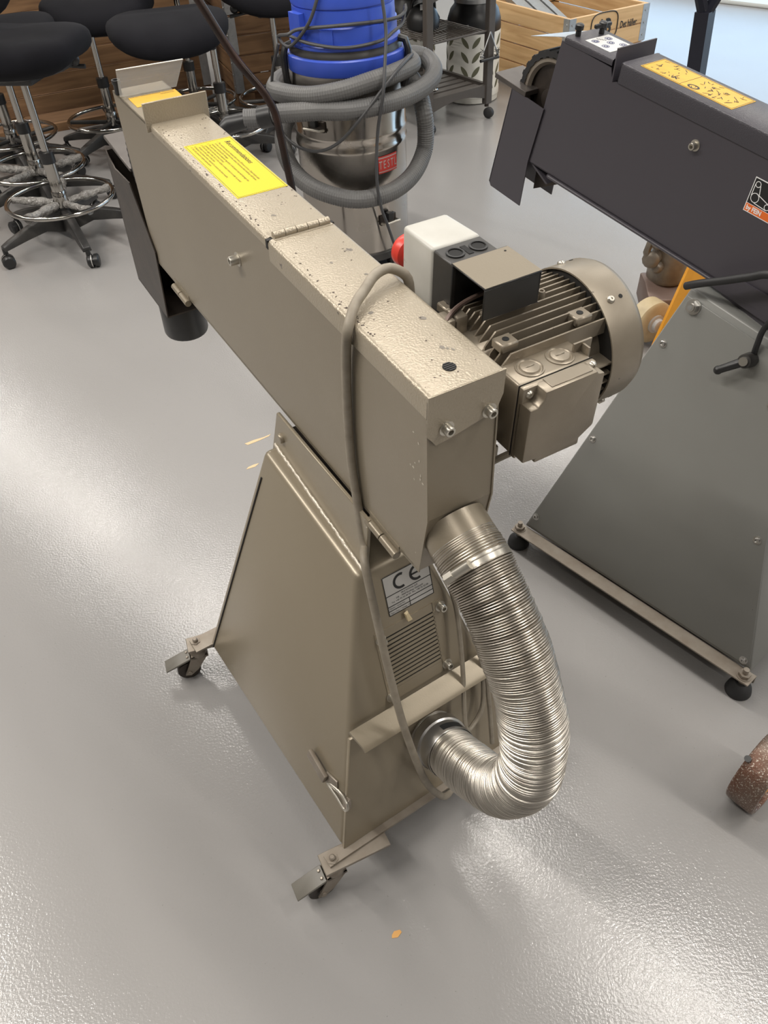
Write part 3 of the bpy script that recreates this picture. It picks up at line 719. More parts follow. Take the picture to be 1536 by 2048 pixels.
# ---- switch box behind the motor
sw = B().hexa([(.089, .200, -.085), (.160, .200, -.085), (.157, .272, -.085), (.092, .272, -.085), (.089, .200, .030), (.160, .200, .030), (.157, .272, .028), (.092, .272, .028)])
sw = sw.bevel(.005, 3).build('switch_box', 'white_plastic', G1, TA)
sb = B().box((.0905, .156, -.088), (.1585, .201, .0285)).bevel(.002, 1).build('switch_base', 'black_worn', sw, TA)
for x in (.108, .141):
    g = B().lathe([(.0115, .0288), (.0115, .0302), (.0095, .0302), (.0095, .0288)], (x, .180, 0), (0, 0, 1), 28, cap=False).build('cable_entry', 'black_plastic', sb, TA)
    B().lathe([(.0095, .0288), (.0095, .0290)], (x, .180, 0), (0, 0, 1), 24).build('entry_hole', 'black_hole', g, TA)
    for k in range(3): B().lathe([(.0095, .0292 + k * .0003), (.0088, .0294 + k * .0003)], (x, .180, 0), (0, 0, 1), 24, cap=False).build('entry_thread', 'black_worn', g, TA)
B().box((.121, .170, .0285), (.128, .190, .0292)).build('base_slot', 'black_hole', sb, TA)
bt = B().lathe([(.014, .272), (.014, .280), (.021, .282), (.022, .288), (.022, .296), (.018, .301), (0, .303)], (.112, 0, -.020), (0, 1, 0), 32).build('stop_button', 'red_plastic', sw, TA)
bk = B(); th = .0025
bk.box((.088, .093, .029), (.168, .160, .029 + th)); bk.box((.088, .093, -.010), (.168, .093 + th, .0295)); bk.box((.1655, .093, -.010), (.168, .160, .0295)); bk.box((.088, .156, -.05), (.168, .1585, .0295))
bk = bk.bevel(.0008, 1).build('switch_bracket', 'black_plastic', sw, TA)
B().box((.0885, .0935, .0315), (.1675, .158, .0319)).build('bracket_top', 'beige', bk, TA)
B().lathe([(.0015, .0319), (.0015, .0323)], (.158, .150, 0), (0, 0, 1), 8).build('bracket_hole', 'black_hole', bk, TA)

# ---- flexible duct
DRAD = 0.0425
dp = [(0.0, 0.010, -0.212), (0.0, -0.022, -0.226), (0.0, -0.058, -0.242), (0.0, -0.103, -0.272), (0.0, -0.148, -0.318), (0.0, -0.182, -0.372), (0.0, -0.202, -0.437), (0.0, -0.206, -0.505), (0.0, -0.190, -0.580), (0.0, -0.150, -0.650), (0.0, -0.092, -0.700), (0.0, -0.030, -0.735), (0.0, 0.025, -0.762)]
path = resample(spline([Vector(p) for p in dp], 16), 0.00058)[56:]
PRF = (.0004, .0010, .0010, .0002, -.0024)
pp, rr = [], []
rg = random.Random(3); amp = 1.0; off = 0
for i, p in enumerate(path):
    if i % 5 == 0: amp = rg.uniform(.6, 1.35); off = rg.uniform(-.0005, .0005)
    pp.append(p); rr.append(DRAD + .0008 * math.sin(i / len(path) * 40) + off + PRF[i % 5] * amp)
B().tube(pp, rr, 40, cap=False).build('flexible_duct', 'aluminium', G1, TA, smooth=50)
d0 = (Vector(dp[2]) - Vector(dp[0])).normalized()
B().lathe([(DRAD + .0005, -.030), (DRAD + .0005, .030)], Vector(dp[1]), d0, 40, cap=False).build('outlet_neck', 'beige', G1, TA)
p1 = Vector(dp[2]) + Vector((0, .005, .002))
hc = B().lathe([(DRAD + .0012, -.006), (DRAD + .0022, -.006), (DRAD + .0022, .006), (DRAD + .0012, .006)], p1, d0, 44, cap=False).build('hose_clamp', 'bolt_steel', G1, TA)
nvec = (Vector((-0.75, 0, 0)) + Vector((0, d0.z, -d0.y)) * .66).normalized()
tdir = d0.cross(nvec).normalized(); pc = p1 + nvec * (DRAD + .005)
B().cyl(pc - tdir * .014, pc + tdir * .012, .0062, seg=12).build('clamp_screw', 'bolt_steel', hc, TA)
B().cyl(pc + tdir * .010, pc + tdir * .022, .0072, seg=6).build('clamp_screw_head', 'bolt_steel', hc, TA)
p2 = Vector(dp[11]); d2 = (Vector(dp[12]) - Vector(dp[10])).normalized()
co = B().lathe([(DRAD + .002, -.020), (DRAD + .003, -.018), (DRAD + .003, .010), (DRAD + .006, .012), (DRAD + .006, .030)], p2, d2, 40, cap=False).build('drawer_collar', 'steel', G1, TA)
up2 = Vector((.35, -d2.z * 0 , 1)); up2 = (up2 - d2 * up2.dot(d2)).normalized()
sdv = d2.cross(up2).normalized()
b = B(); q0 = p2 - d2 * .004
for i in range(8):
    a0, a1 = -.42 + i * .105, -.42 + (i + 1) * .105
    f = lambda a, h: q0 + d2 * h + (up2 * math.cos(a) + sdv * math.sin(a)) * (DRAD + .0036)
    b.poly([f(a0, -.010), f(a1, -.010), f(a1, .004), f(a0, .004)])
b.build('collar_slot', 'black_hole', co, TA)

# ---- cables
def toA(p): return TA @ Vector(p)
cpts = [toA((.066, .200, -.075)), toA((.060, .199, -.040)), toA((.057, .199, -.010)), toA((.054, .200, .004)), toA((.045, .203, .0135)), toA((.030, .205, .0205)), toA((.010, .200, .0205)), toA((-.012, .185, .0165)), toA((-.036, .167, .0125)), toA((-.0545, .150, -.002)), toA((-.0548, .156, -.030)), toA((-.0540, .160, -.060)), toA((-.0535, .163, -.134)),
        toA((-.0535, .159, -.215)), toA((-.0535, .143, -.296)), toA((-.056, .128, -.345))]
cpts += [Vector(p) for p in ((-.063, -.185, .648), (-.068, -.215, .560), (-.069, -.250, .436), (-.064, -.275, .332), (-.049, -.300, .219), (-.020, -.302, .140), (.008, -.290, .092), (.05, -.262, .062), (.09, -.22, .02))]
B().tube(resample(spline(cpts, 8), .006), .0062, 10).build('power_cable', 'cable_beige', G1)
c2 = [toA((.090, .015, -.150)), toA((.066, .032, -.175)), toA((.055, .05, -.22)), toA((.054, .06, -.30)), Vector((.085, -.18, .53)), Vector((.088, -.200, .46)), Vector((.078, -.232, .36)), Vector((.062, -.262, .265)), Vector((.06, -.272, .235)), Vector((.075, -.268, .225)), Vector((.105, -.258, .25)), Vector((.118, -.235, .33)), Vector((.122, -.200, .43))]
B().tube(resample(spline(c2, 8), .006), .0042, 8).build('control_cable', 'cable_beige', G1)
c3 = [Vector((.125, -.20, .44)), Vector((.122, -.235, .34)), Vector((.118, -.262, .24)), Vector((.110, -.285, .16))]
B().tube(resample(spline(c3, 8), .006), .0042, 8).build('control_cable', 'cable_beige', G1)
c4 = [toA((.052, .118, -.016)), toA((.075, .130, -.010)), toA((.105, .140, -.010)), toA((.150, .148, -.012))]
B().tube(resample(spline(c4, 8), .006), .0030, 8).build('control_cable', 'pallet_brown', G1)

# ================================================================== RIGHT GRINDER (charcoal)
G2 = thing('belt_grinder', 'charcoal belt grinder on grey sloping stand with rubber feet, cut by right edge', 'belt grinder', ORr, math.radians(39.54))
# ---- stand: side leans 0.30 per metre, ends taper
sz0, sz1 = 0.052, 0.690
def rv(z): return -0.25 + 0.30 * (z - 0.05)
def ru(z): return 0.305 - 0.295 * (z - 0.05)
b = B().hexa([(rv(sz0), -ru(sz0), sz0), (-rv(sz0), -ru(sz0), sz0), (-rv(sz0), ru(sz0), sz0), (rv(sz0), ru(sz0), sz0), (rv(sz1), -ru(sz1) + .02, sz1 - .05), (-rv(sz1), -ru(sz1) + .02, sz1 - .05), (-rv(sz1), ru(sz1), sz1), (rv(sz1), ru(sz1), sz1)])
b.bevel(0.004, 2).build('base_cabinet', 'grey_green', G2)
# screwed-on side panel
def rs(u, z, off=0.0): return Vector((rv(z), u, z)) + Vector((-1, 0, 0.30)).normalized() * off
b = B().hexa([rs(-ru(.06) + .004, .060, 0), rs(ru(.06) - .004, .060, 0), rs(ru(.675) - .003, .675, 0), rs(-ru(.63) + .02, .63, 0), rs(-ru(.06) + .004, .060, .003), rs(ru(.06) - .004, .060, .003), rs(ru(.675) - .003, .675, .003), rs(-ru(.63) + .02, .63, .003)])
b.bevel(.0008, 1).build('side_panel', 'grey_green', G2)
rn = (-1, 0, 0.30)
for u, z in ((0.135, .576), (0.212, .332), (0.286, .091), (-0.204, .309), (-0.286, .068), (-.12, .55)):
    bolt(G2, rs(u - (.006 if u > 0 else -.004), z, .003), rn, .0058, .006, 'steel')
# pivot nut near the top
nt_ = B().lathe([(.015, 0), (.015, .002)], rs(.0961, .660, .003), rn, 24).lathe([(.0115, .002), (.0115, .013)], rs(.0961, .660, .003), rn, 6).lathe([(.008, .013), (.008, .016)], rs(.0961, .660, .003), rn, 20).build('pivot_nut', 'steel', G2)
B().lathe([(.0045, .016), (.0045, .0163)], rs(.0961, .660, .003), rn, 16).build('nut_bore', 'galv', nt_)
# angle rail under the left side with feet
b = B().prism([(-.250, .052), (-.285, .052), (-.285, .0485), (-.2535, .0485), (-.2535, .030), (-.250, .030)], 1, -.318, .318)
b.build('foot_rail', 'bare_steel', G2)
b = B().prism([(.250, .052), (.285, .052), (.285, .0485), (.2535, .0485), (.2535, .030), (.250, .030)], 1, -.318, .318)
b.build('foot_rail', 'bare_steel', G2)
for v in (-.268, .268):
    for u in (-.300, .305):
        ft = B().lathe([(.026, 0), (.027, .004), (.024, .018), (.016, .026), (.012, .030), (0, .030)], (v, u, 0), (0, 0, 1), 28).build('rubber_foot', 'rubber', G2)
        B().lathe([(.0125, .052), (.0125, .062)], (v, u, 0), (0, 0, 1), 6).lathe([(.006, .030), (.006, .074)], (v, u, 0), (0, 0, 1), 12).lathe([(.015, .0515), (.015, .0535)], (v, u, 0), (0, 0, 1), 20).build('foot_stud', 'bare_steel', ft)
# clamping lever
c = rs(-.0465, .612, .003)
n_ = Vector(rn).normalized()
lv = B().lathe([(.0135, 0), (.0145, .004), (.0135, .030), (.0125, .032)], c, rn, 24).build('clamp_lever', 'black_worn', G2)
B().lathe([(.0085, .032), (.0085, .036), (0, .036)], c, rn, 20).build('lever_button', 'steel', lv)
tip = Vector((-.1273, -.0092, .5924))
B().tube([c + n_ * .022, c.lerp(tip, .3) + n_ * .018, c.lerp(tip, .85) + n_ * .006, tip], [.010, .0085, .0075, .0078], 12).sphere(tip, .0085).build('lever_handle', 'black_plastic', lv)

# ---- arm (x from the left face)
RWD = 0.0952
sideR = [(-0.15, -0.010), (-0.15, -0.2728), (0.944, -0.2728), (0.9135, -0.013), (0.775, -0.018), (0.765, -0.040), (0.752, -0.036)]
b = B()
for x0, x1 in ((0, .0022), (RWD - .0022, RWD)): b.prism(sideR, 0, x0, x1)
b.prism([(-0.15, -0.2728), (0.942, -0.2728), (0.942, -0.270), (-0.15, -0.270)], 0, 0, RWD)
b.box((0, -.15, -.2728), (RWD, -.148, -.01))
b.build('arm_housing', 'charcoal', G2, TR, smooth=30)
# lid: deep U-shaped cover
def u_cov(y0, y1, zt, drop, x0, x1):
    b = B(); th = .0022; r = .005
    b.prism([(x0, -drop), (x0, zt - r), (x0 + r * .3, zt - r * .3), (x0 + r, zt), (x1 - r, zt), (x1 - r * .3, zt - r * .3), (x1, zt - r), (x1, -drop), (x1 - th, -drop), (x1 - th, zt - th), (x0 + th, zt - th), (x0 + th, -drop)], 1, y0, y1)
    return b
lid2 = u_cov(-.15, .750, .0, .036, -.003, RWD + .003); lid2.box((-.003, .7485, -.036), (RWD + .003, .750, -.001))
lid2 = lid2.build('hinged_lid', 'charcoal_top', G2, TR)
b = B().hexa([(-.003, .762, -.038), (RWD + .008, .762, -.038), (RWD + .008, .765, -.038), (-.003, .765, -.038), (.002, .770, .017), (RWD + .012, .770, .017), (RWD + .012, .773, .017), (.002, .773, .017)])
b.build('lid_lip', 'charcoal', lid2, TR)
fc = u_cov(.774, .905, -.002, .014, -.0015, RWD + .0015); fc = fc.build('front_cover', 'charcoal_top', G2, TR)
# pictogram sticker
px0, px1, py0, py1 = .016, .080, .800, .868
pk = B().box((px0, py0, -.002), (px1, py1, -.0014)).build('pictogram_label', 'white_label', G2, TR)
for x, y in ((.030, .854), (.030, .826), (.052, .834), (.064, .852), (.066, .814)):
    g = B().lathe([(.0078, -.0013), (.0062, -.0013)], (x, y, 0), (0, 0, 1), 24, cap=False).lathe([(.0050, -.0012), (.0022, -.0012)], (x, y - .0005, 0), (0, 0, 1), 8, cap=False)
    g.build('pictogram', 'ink_blue', pk, TR)
b = B()
for k in range(4): b.box((.042 + k * .003, .858 - k * .004, -.0014), (.0435 + k * .003, .864 - k * .004, -.0012))
b.build('pictogram', 'ink', pk, TR)
# black wing knobs
for x, y in ((.020, .893), (.072, .880)):
    k = B().lathe([(.0055, -.004), (.0055, .008), (.0085, .010), (.0085, .018), (.006, .020), (0, .020)], (x, y, 0), (0, 0, 1), 18).build('wing_knob', 'black_plastic', G2, TR)
    if x > .05: B().box((x - .022, y - .0045, .009), (x + .022, y + .0045, .017)).bevel(.003, 2).build('knob_wing', 'black_plastic', k, TR)
# spark guard sheet and contact wheel
b = B().hexa([(.008, .905, -.006), (RWD - .01, .905, -.006), (RWD - .01, .907, -.006), (.008, .907, -.006), (.004, 1.005, -.034), (RWD - .01, .985, -.034), (RWD - .01, .987, -.034), (.004, 1.007, -.034)])
b.build('spark_guard', 'galv', G2, TR)
wheel(G2, TR, .935, -.138, .094, (.016, .080), 'rubber', 'bare_steel', 26)
# chute, rest
cp = [(0.925, -0.150), (1.030, -0.143), (1.060, -0.366), (1.052, -.376), (0.946, -0.378), (0.944, -0.272)]
ch = B(); ch.prism(cp, 0, -.0045, -.002); ch.prism(cp, 0, RWD + .002, RWD + .0045)
ch.prism([(1.030, -.146), (1.060, -.368), (1.057, -.368), (1.027, -.146)], 0, -.0045, RWD + .0045)
ch.prism([(.944, -.275), (.885, -.3), (.880, -.297), (.944, -.270)], 0, .004, RWD)
ch = ch.build('spark_chute', 'charcoal', G2, TR)
B().prism([(.87, -.272), (.862, -.318), (.872, -.322), (.944, -.345), (.944, -.272)], 0, RWD - .006, RWD - .002).build('chute_cheek', 'black_plastic', ch, TR)
B().prism([(.946, -.274), (.87, -.274), (.87, -.300), (.944, -.344)], 0, .03, RWD - .006).build('chute_floor', 'dark_steel', ch, TR)
B().prism([(.985, -.146), (1.088, -.141), (1.088, -.130), (.985, -.135)], 0, -.006, RWD - .02).bevel(.001, 1).build('tool_rest', 'rest_steel', G2, TR)
bolt(G2, (0, .543, -.072), (-1, 0, 0), .0068, .012, 'bolt_steel', TR)
# bottom hinge strip with knuckles
hs = B().box((-.004, -.15, -.2790), (.004, .880, -.2728)).build('panel_hinge', 'charcoal', G2, TR)
for y0, y1 in ((-.15, .36), (.385, .875)): B().cyl((-.003, y0, -.276), (-.003, y1, -.276), .0038, seg=10).build('hinge_knuckle', 'charcoal', hs, TR)
# arm support plates between stand and arm
for x in (-.0065, RWD + .001):
    B().prism([(-.05, -.30), (.42, -.285), (.36, -.245), (-.05, -.235)], 0, x, x + .005).build('arm_bracket', 'charcoal', G2, TR)
B().prism([(-.05, -.44), (.30, -.40), (.40, -.274), (-.05, -.274)], 0, .004, RWD - .004).build('arm_post', 'charcoal', G2, TR)
# yellow operating label
qx0, qx1, qy0, qy1 = .017, .083, .508, .722
ol = B().box((qx0, qy0, .0), (qx1, qy1, .0006)).build('operating_label', 'amber_label', G2, TR)
b = B(); z0, z1 = .0006, .0008
for q in ((qx0 + .002, qy0 + .002, qx0 + .0028, qy1 - .002), (qx1 - .0028, qy0 + .002, qx1 - .002, qy1 - .002), (qx0 + .002, qy0 + .002, qx1 - .002, qy0 + .0028), (qx0 + .002, qy1 - .0028, qx1 - .002, qy1 - .002), (qx0 + .002, .6285, qx1 - .002, .6293)):
    b.box((q[0], q[1], z0), (q[2], q[3], z1))
b.build('label_border', 'ink', ol, TR)
b = B(); rg = random.Random(11)
def stroke(x, y, ang, L, w=.0007):
    dx, dy = math.cos(ang) * L / 2, math.sin(ang) * L / 2; nx, ny = -math.sin(ang) * w, math.cos(ang) * w
    b.poly([(x - dx - nx, y - dy - ny, z1), (x + dx - nx, y + dy - ny, z1), (x + dx + nx, y + dy + ny, z1), (x - dx + nx, y - dy + ny, z1)])
for yc in (.700, .678, .655, .600, .575, .555, .530):
    for k in range(9):
        stroke(rg.uniform(qx0 + .008, qx1 - .008), yc + rg.uniform(-.008, .008), rg.uniform(0, PI), rg.uniform(.004, .013))
stroke(.033, .650, .9, .014, .0012); stroke(.033, .650, 2.2, .014, .0012)
b.build('diagram_strokes', 'ink', ol, TR)
b = B().lathe([(.0085, 0), (.0055, 0)], (0, 0, 0), (0, 0, 1), 28, cap=False); b.xf(Matrix.Translation((.031, .606, z1)) @ Matrix.Diagonal((1, 1.5, 1, 1))); b.build('belt_symbol', 'ink', ol, TR)
for x, y in ((.060, .585), (.062, .556), (.050, .523), (.030, .568)):
    B().lathe([(.0028, z1), (.0012, z1)], (x, y, 0), (0, 0, 1), 14, cap=False).build('diagram_dot', 'ink', ol, TR)
# logo sticker on the left face (partly beyond the picture)
def faceM(y, z, off=-.0012): return TR @ plane_M((off, y, z), (0, -1, 0), (0, 0, 1))
yl, yr, zt, zb_ = .407, .335, -.070, -.131
lg = B().box((-.0006, yr, zb_), (0, yl, zt)).build('logo_sticker', 'white_ink', G2, TR)
B().box((-.0009, yr + .0015, zb_ + .0155), (-.0006, yl - .0015, zt - .0015)).build('logo_field', 'ink', lg, TR)
B().box((-.0009, yr + .0015, zb_ + .0015), (-.0006, yl - .0015, zb_ + .0145)).build('logo_bar', 'orange_ink', lg, TR)
text('by FEIN', .0115, faceM(yl - .004, zb_ + .0045), 'lettering', 'white_ink', lg, bold=.0004, sx=.86)
b = B()
def ringf(cy, cz, r, w=.0012):
    n = 28
    for i in range(n):
        a, c_ = 2 * PI * i / n, 2 * PI * (i + 1) / n
        b.poly([(-.0012, cy + r * math.cos(a), cz + r * math.sin(a)), (-.0012, cy + r * math.cos(c_), cz + r * math.sin(c_)), (-.0012, cy + (r - w) * math.cos(c_), cz + (r - w) * math.sin(c_)), (-.0012, cy + (r - w) * math.cos(a), cz + (r - w) * math.sin(a))])
def linf(y0, z0_, y1, z1_, w=.0007):
    d = Vector((y1 - y0, z1_ - z0_)).normalized(); n = Vector((-d.y, d.x)) * w
    b.poly([(-.0012, y0 + n.x, z0_ + n.y), (-.0012, y1 + n.x, z1_ + n.y), (-.0012, y1 - n.x, z1_ - n.y), (-.0012, y0 - n.x, z0_ - n.y)])
ringf(.397, -.080, .0055); ringf(.394, -.103, .0085); ringf(.366, -.108, .0055)
linf(.4022, -.081, .4024, -.102); linf(.3916, -.081, .387, -.098); linf(.394, -.0945, .366, -.1025); linf(.392, -.1115, .366, -.1135)
b.build('belt_logo', 'white_ink', lg, TR)
b = B()
for q in ((.349, .3505, zb_ + .003, zb_ + .013), (.338, .3395, zb_ + .003, zb_ + .013), (.338, .3505, zb_ + .003, zb_ + .0042), (.338, .3505, zb_ + .0118, zb_ + .013), (.341, .348, zb_ + .0095, zb_ + .0105), (.341, .348, zb_ + .0068, zb_ + .0078), (.3435, .3445, zb_ + .0042, zb_ + .0105)):
    b.box((-.0011, q[0], q[2]), (-.0009, q[1], q[3]))
b.build('logo_emblem', 'white_ink', lg, TR)
# black cable crossing the stand top
def toR(p): return TR @ Vector(p)
cpts = [Vector((-.0755, .1188, .6985)), Vector((-.0803, .0901, .7157)), Vector((-.0832, .0431, .7393)), Vector((-.0862, -.001, .7625)), Vector((-.0906, -.0399, .7813)), Vector((-.11, -.12, .79)), Vector((-.12, -.18, .74))]
B().tube(resample(spline(cpts, 8), .006), .0075, 12).build('power_cable', 'cable_black', G2)
cpts = [Vector((-.092, -.080, .74)), Vector((-.0895, -.0546, .685)), Vector((-.088, -.050, .65)), Vector((-.085, -.048, .622))]
B().tube(resample(spline(cpts, 8), .006), .0055, 10).build('lever_cable', 'cable_black', G2)

# ================================================================== INDUSTRIAL VACUUM
VC = Vector((-0.04, 3.15, 0))
V = thing('vacuum_cleaner', 'blue-topped steel drum vacuum cleaner with grey hose wound round it', 'vacuum cleaner', VC)
def vl(p): return Vector(p) - VC
B().lathe([(.195, .055), (.203, .060), (.204, .30), (.204, .435), (.207, .440), (.207, .450), (.204, .455), (.204, .480), (.207, .485), (.207, .495), (.204, .50), (.204, .692)], (0, 0, 0), (0, 0, 1), 72).build('tank', 'tank_steel', V)
B().lathe([(.212, .035), (.212, .062), (.206, .066), (.19, .066)], (0, 0, 0), (0, 0, 1), 56).build('tank_base', 'black_worn', V)
for k in range(5):
    a = k * 2 * PI / 5 + .4
    cb = B().lathe([(.022, -.011), (.025, -.008), (.025, .008), (.022, .011)], (.19 * math.cos(a), .19 * math.sin(a), .025), (math.cos(a + 1.2), math.sin(a + 1.2), 0), 22).build('caster_wheel', 'rubber', V)
B().lathe([(.206, .690), (.2095, .694), (.2105, .738), (.206, .742), (.190, .742)], (0, 0, 0), (0, 0, 1), 72).build('rim_band', 'blue_plastic', V)
B().lathe([(.197, .740), (.197, .752), (.193, .757), (.193, .763), (.187, .765)], (0, 0, 0), (0, 0, 1), 72).build('gasket', 'black_worn', V)
hd = B().lathe([(.189, .763), (.191, .767), (.191, .776), (.185, .780), (.181, .782), (.181, .828), (.176, .832), (.174, .876), (.171, .878), (.171, .881), (.176, .883), (.178, .890), (.172, .930), (.120, .950), (0, .955)], (0, 0, 0), (0, 0, 1), 72).build('motor_head', 'blue_plastic', V)
for a0, a1, z0, z1, r in ((-2.02, -1.78, .783, .826, .1865), (-2.75, -2.40, .775, .868, .197)):
    b = B(); n = 6
    for i in range(n):
        a, c_ = a0 + (a1 - a0) * i / n, a0 + (a1 - a0) * (i + 1) / n
        b.hexa([(.17 * math.cos(a), .17 * math.sin(a), z0), (.17 * math.cos(c_), .17 * math.sin(c_), z0), (r * math.cos(c_), r * math.sin(c_), z0), (r * math.cos(a), r * math.sin(a), z0), (.17 * math.cos(a), .17 * math.sin(a), z1), (.17 * math.cos(c_), .17 * math.sin(c_), z1), (r * math.cos(c_), r * math.sin(c_), z1), (r * math.cos(a), r * math.sin(a), z1)])
    b.build('head_rib', 'blue_plastic', hd)
for a in (-2.85, -.30):   # black handle straps
    d = Vector((math.cos(a), math.sin(a), 0))
    B().tube([d * .208 + Vector((0, 0, .62)), d * .222 + Vector((0, 0, .66)), d * .224 + Vector((0, 0, .735)), d * .214 + Vector((0, 0, .765)), d * .190 + Vector((0, 0, .770))], .012, 8).build('handle_strap', 'black_plastic', V)
def latch_v(p, s=1.0):
    p = vl(p); d = Vector((p.x, p.y, 0)).normalized(); t = Vector((-d.y, d.x, 0)); M = Matrix((t, d, Vector((0, 0, 1)))).transposed().to_4x4(); M.translation = d * .204 + Vector((0, 0, p.z))
    l = B().box((-.036, -.002, -.018), (.036, .008, .018)).bevel(.002, 1).build('latch', 'dark_steel', V, M)
    B().tube([(-.034, .010, -.008), (-.034, .032, -.004), (.034, .032, -.004), (.034, .010, -.008)], .005, 8).build('latch_loop', 'bolt_steel', l, M)
    B().box((-.012, .004, .0), (.012, .026, .03)).bevel(.002, 1).build('latch_lever', 'black_plastic', l, M)
latch_v((.085, 2.972, .190)); latch_v((-.165, 2.970, .535))
# red label
b = B(); n = 10
A0, A1 = math.atan2(2.966 - 3.15, .053 + .04), math.atan2(3.021 - 3.15, .121 + .04)
for i in range(n):
    a, c_ = A0 + (A1 - A0) * i / n, A0 + (A1 - A0) * (i + 1) / n
    b.poly([(.2052 * math.cos(a), .2052 * math.sin(a), .362), (.2052 * math.cos(c_), .2052 * math.sin(c_), .362), (.2052 * math.cos(c_), .2052 * math.sin(c_), .422), (.2052 * math.cos(a), .2052 * math.sin(a), .422)])
rl = b.build('red_label', 'red_ink', V)
for i, chx in enumerate('TESTL'):
    a = A0 + (A1 - A0) * (i + .5) / 5
    r_ = Vector((math.cos(a), math.sin(a), 0)); t_ = Vector((-math.sin(a), math.cos(a), 0))
    text(chx, .040, plane_M(r_ * .2056 + Vector((0, 0, .378)), t_, (0, 0, 1)), 'lettering', 'silver_label', rl, 'CENTER', sx=.62)
b = B()
for z0, z1 in ((.366, .369), (.414, .417)):
    for i in range(n):
        a, c_ = A0 + (A1 - A0) * (i + .0) / n, A0 + (A1 - A0) * (i + 1.0) / n
        b.poly([(.2056 * math.cos(a), .2056 * math.sin(a), z0), (.2056 * math.cos(c_), .2056 * math.sin(c_), z0), (.2056 * math.cos(c_), .2056 * math.sin(c_), z1), (.2056 * math.cos(a), .2056 * math.sin(a), z1)])
b.build('label_border', 'silver_label', rl)
# hose
hp = [(-.40, 2.93, .588), (-.345, 2.93, .588), (-.285, 2.92, .600), (-.21, 2.905, .606), (-.138, 2.895, .609), (-.036, 2.875, .611), (.066, 2.895, .617), (.165, 2.96, .622), (.245, 3.07, .632), (.268, 3.17, .652), (.235, 3.25, .670), (.17, 3.19, .690),
      (.185, 3.06, .694), (.118, 2.955, .694), (.036, 2.905, .686), (-.065, 2.893, .666), (-.168, 2.925, .648), (-.255, 3.00, .640), (-.300, 3.11, .630), (-.27, 3.27, .625), (-.14, 3.385, .62), (.05, 3.39, .612), (.18, 3.29, .600), (.212, 3.15, .578),
      (.225, 3.08, .535), (.232, 3.08, .472), (.226, 3.075, .401), (.182, 3.00, .348), (.109, 2.925, .320), (.015, 2.88, .311), (-.075, 2.878, .317), (-.182, 2.92, .342), (-.256, 3.00, .378), (-.295, 3.12, .425), (-.285, 3.22, .480), (-.22, 3.32, .52)]
pp = resample(spline([vl(p) for p in hp], 10), .0042); rr = [(.0305 + (.0008 if i % 2 else -.0008)) for i in range(len(pp))]
hz = B().tube(pp, rr, 18).build('suction_hose', 'hose_grey', V, smooth=0)
B().cyl(vl((-.345, 2.93, .588)), vl((-.30, 2.922, .597)), .036, seg=24).build('hose_cuff', 'black_plastic', hz)
B().tube([vl((-.345, 2.93, .588)), vl((-.38, 2.93, .586)), vl((-.455, 2.925, .572)), vl((-.475, 2.92, .560))], [.030, .026, .030, .022], 18).build('hose_nozzle', 'black_plastic', hz)
# mains cable
for i, pts in enumerate(([(-.10, 2.985, .96), (-.150, 2.985, .852), (-.225, 3.03, .775), (-.262, 3.06, .80), (-.225, 3.01, .815), (-.185, 3.01, .828), (-.051, 2.955, .843), (.114, 3.04, .835), (.165, 3.10, .842), (.168, 3.12, .86), (.158, 3.09, .815), (.121, 3.03, .800), (.077, 2.985, .786), (-.04, 2.948, .780), (-.155, 2.985, .790), (-.23, 3.05, .805)],
                          [(.185, 3.03, .732), (.130, 2.93, .712), (.068, 2.875, .662), (-.004, 2.85, .590), (-.078, 2.875, .513), (-.150, 2.905, .476), (-.222, 2.955, .475), (-.278, 3.04, .492), (-.312, 3.10, .554), (-.300, 3.07, .679), (-.262, 3.03, .785)],
                          [(.087, 2.95, .915), (.095, 2.93, .831), (.089, 2.90, .761), (.076, 2.855, .66), (.053, 2.87, .537), (.042, 2.85, .40), (.051, 2.855, .297), (.075, 2.905, .198), (.105, 2.93, .09), (.13, 2.96, .012)])):
    B().tube(resample(spline([vl(p) for p in pts], 8), .008), .0055, 8).build('mains_cable', 'cable_grey', V)

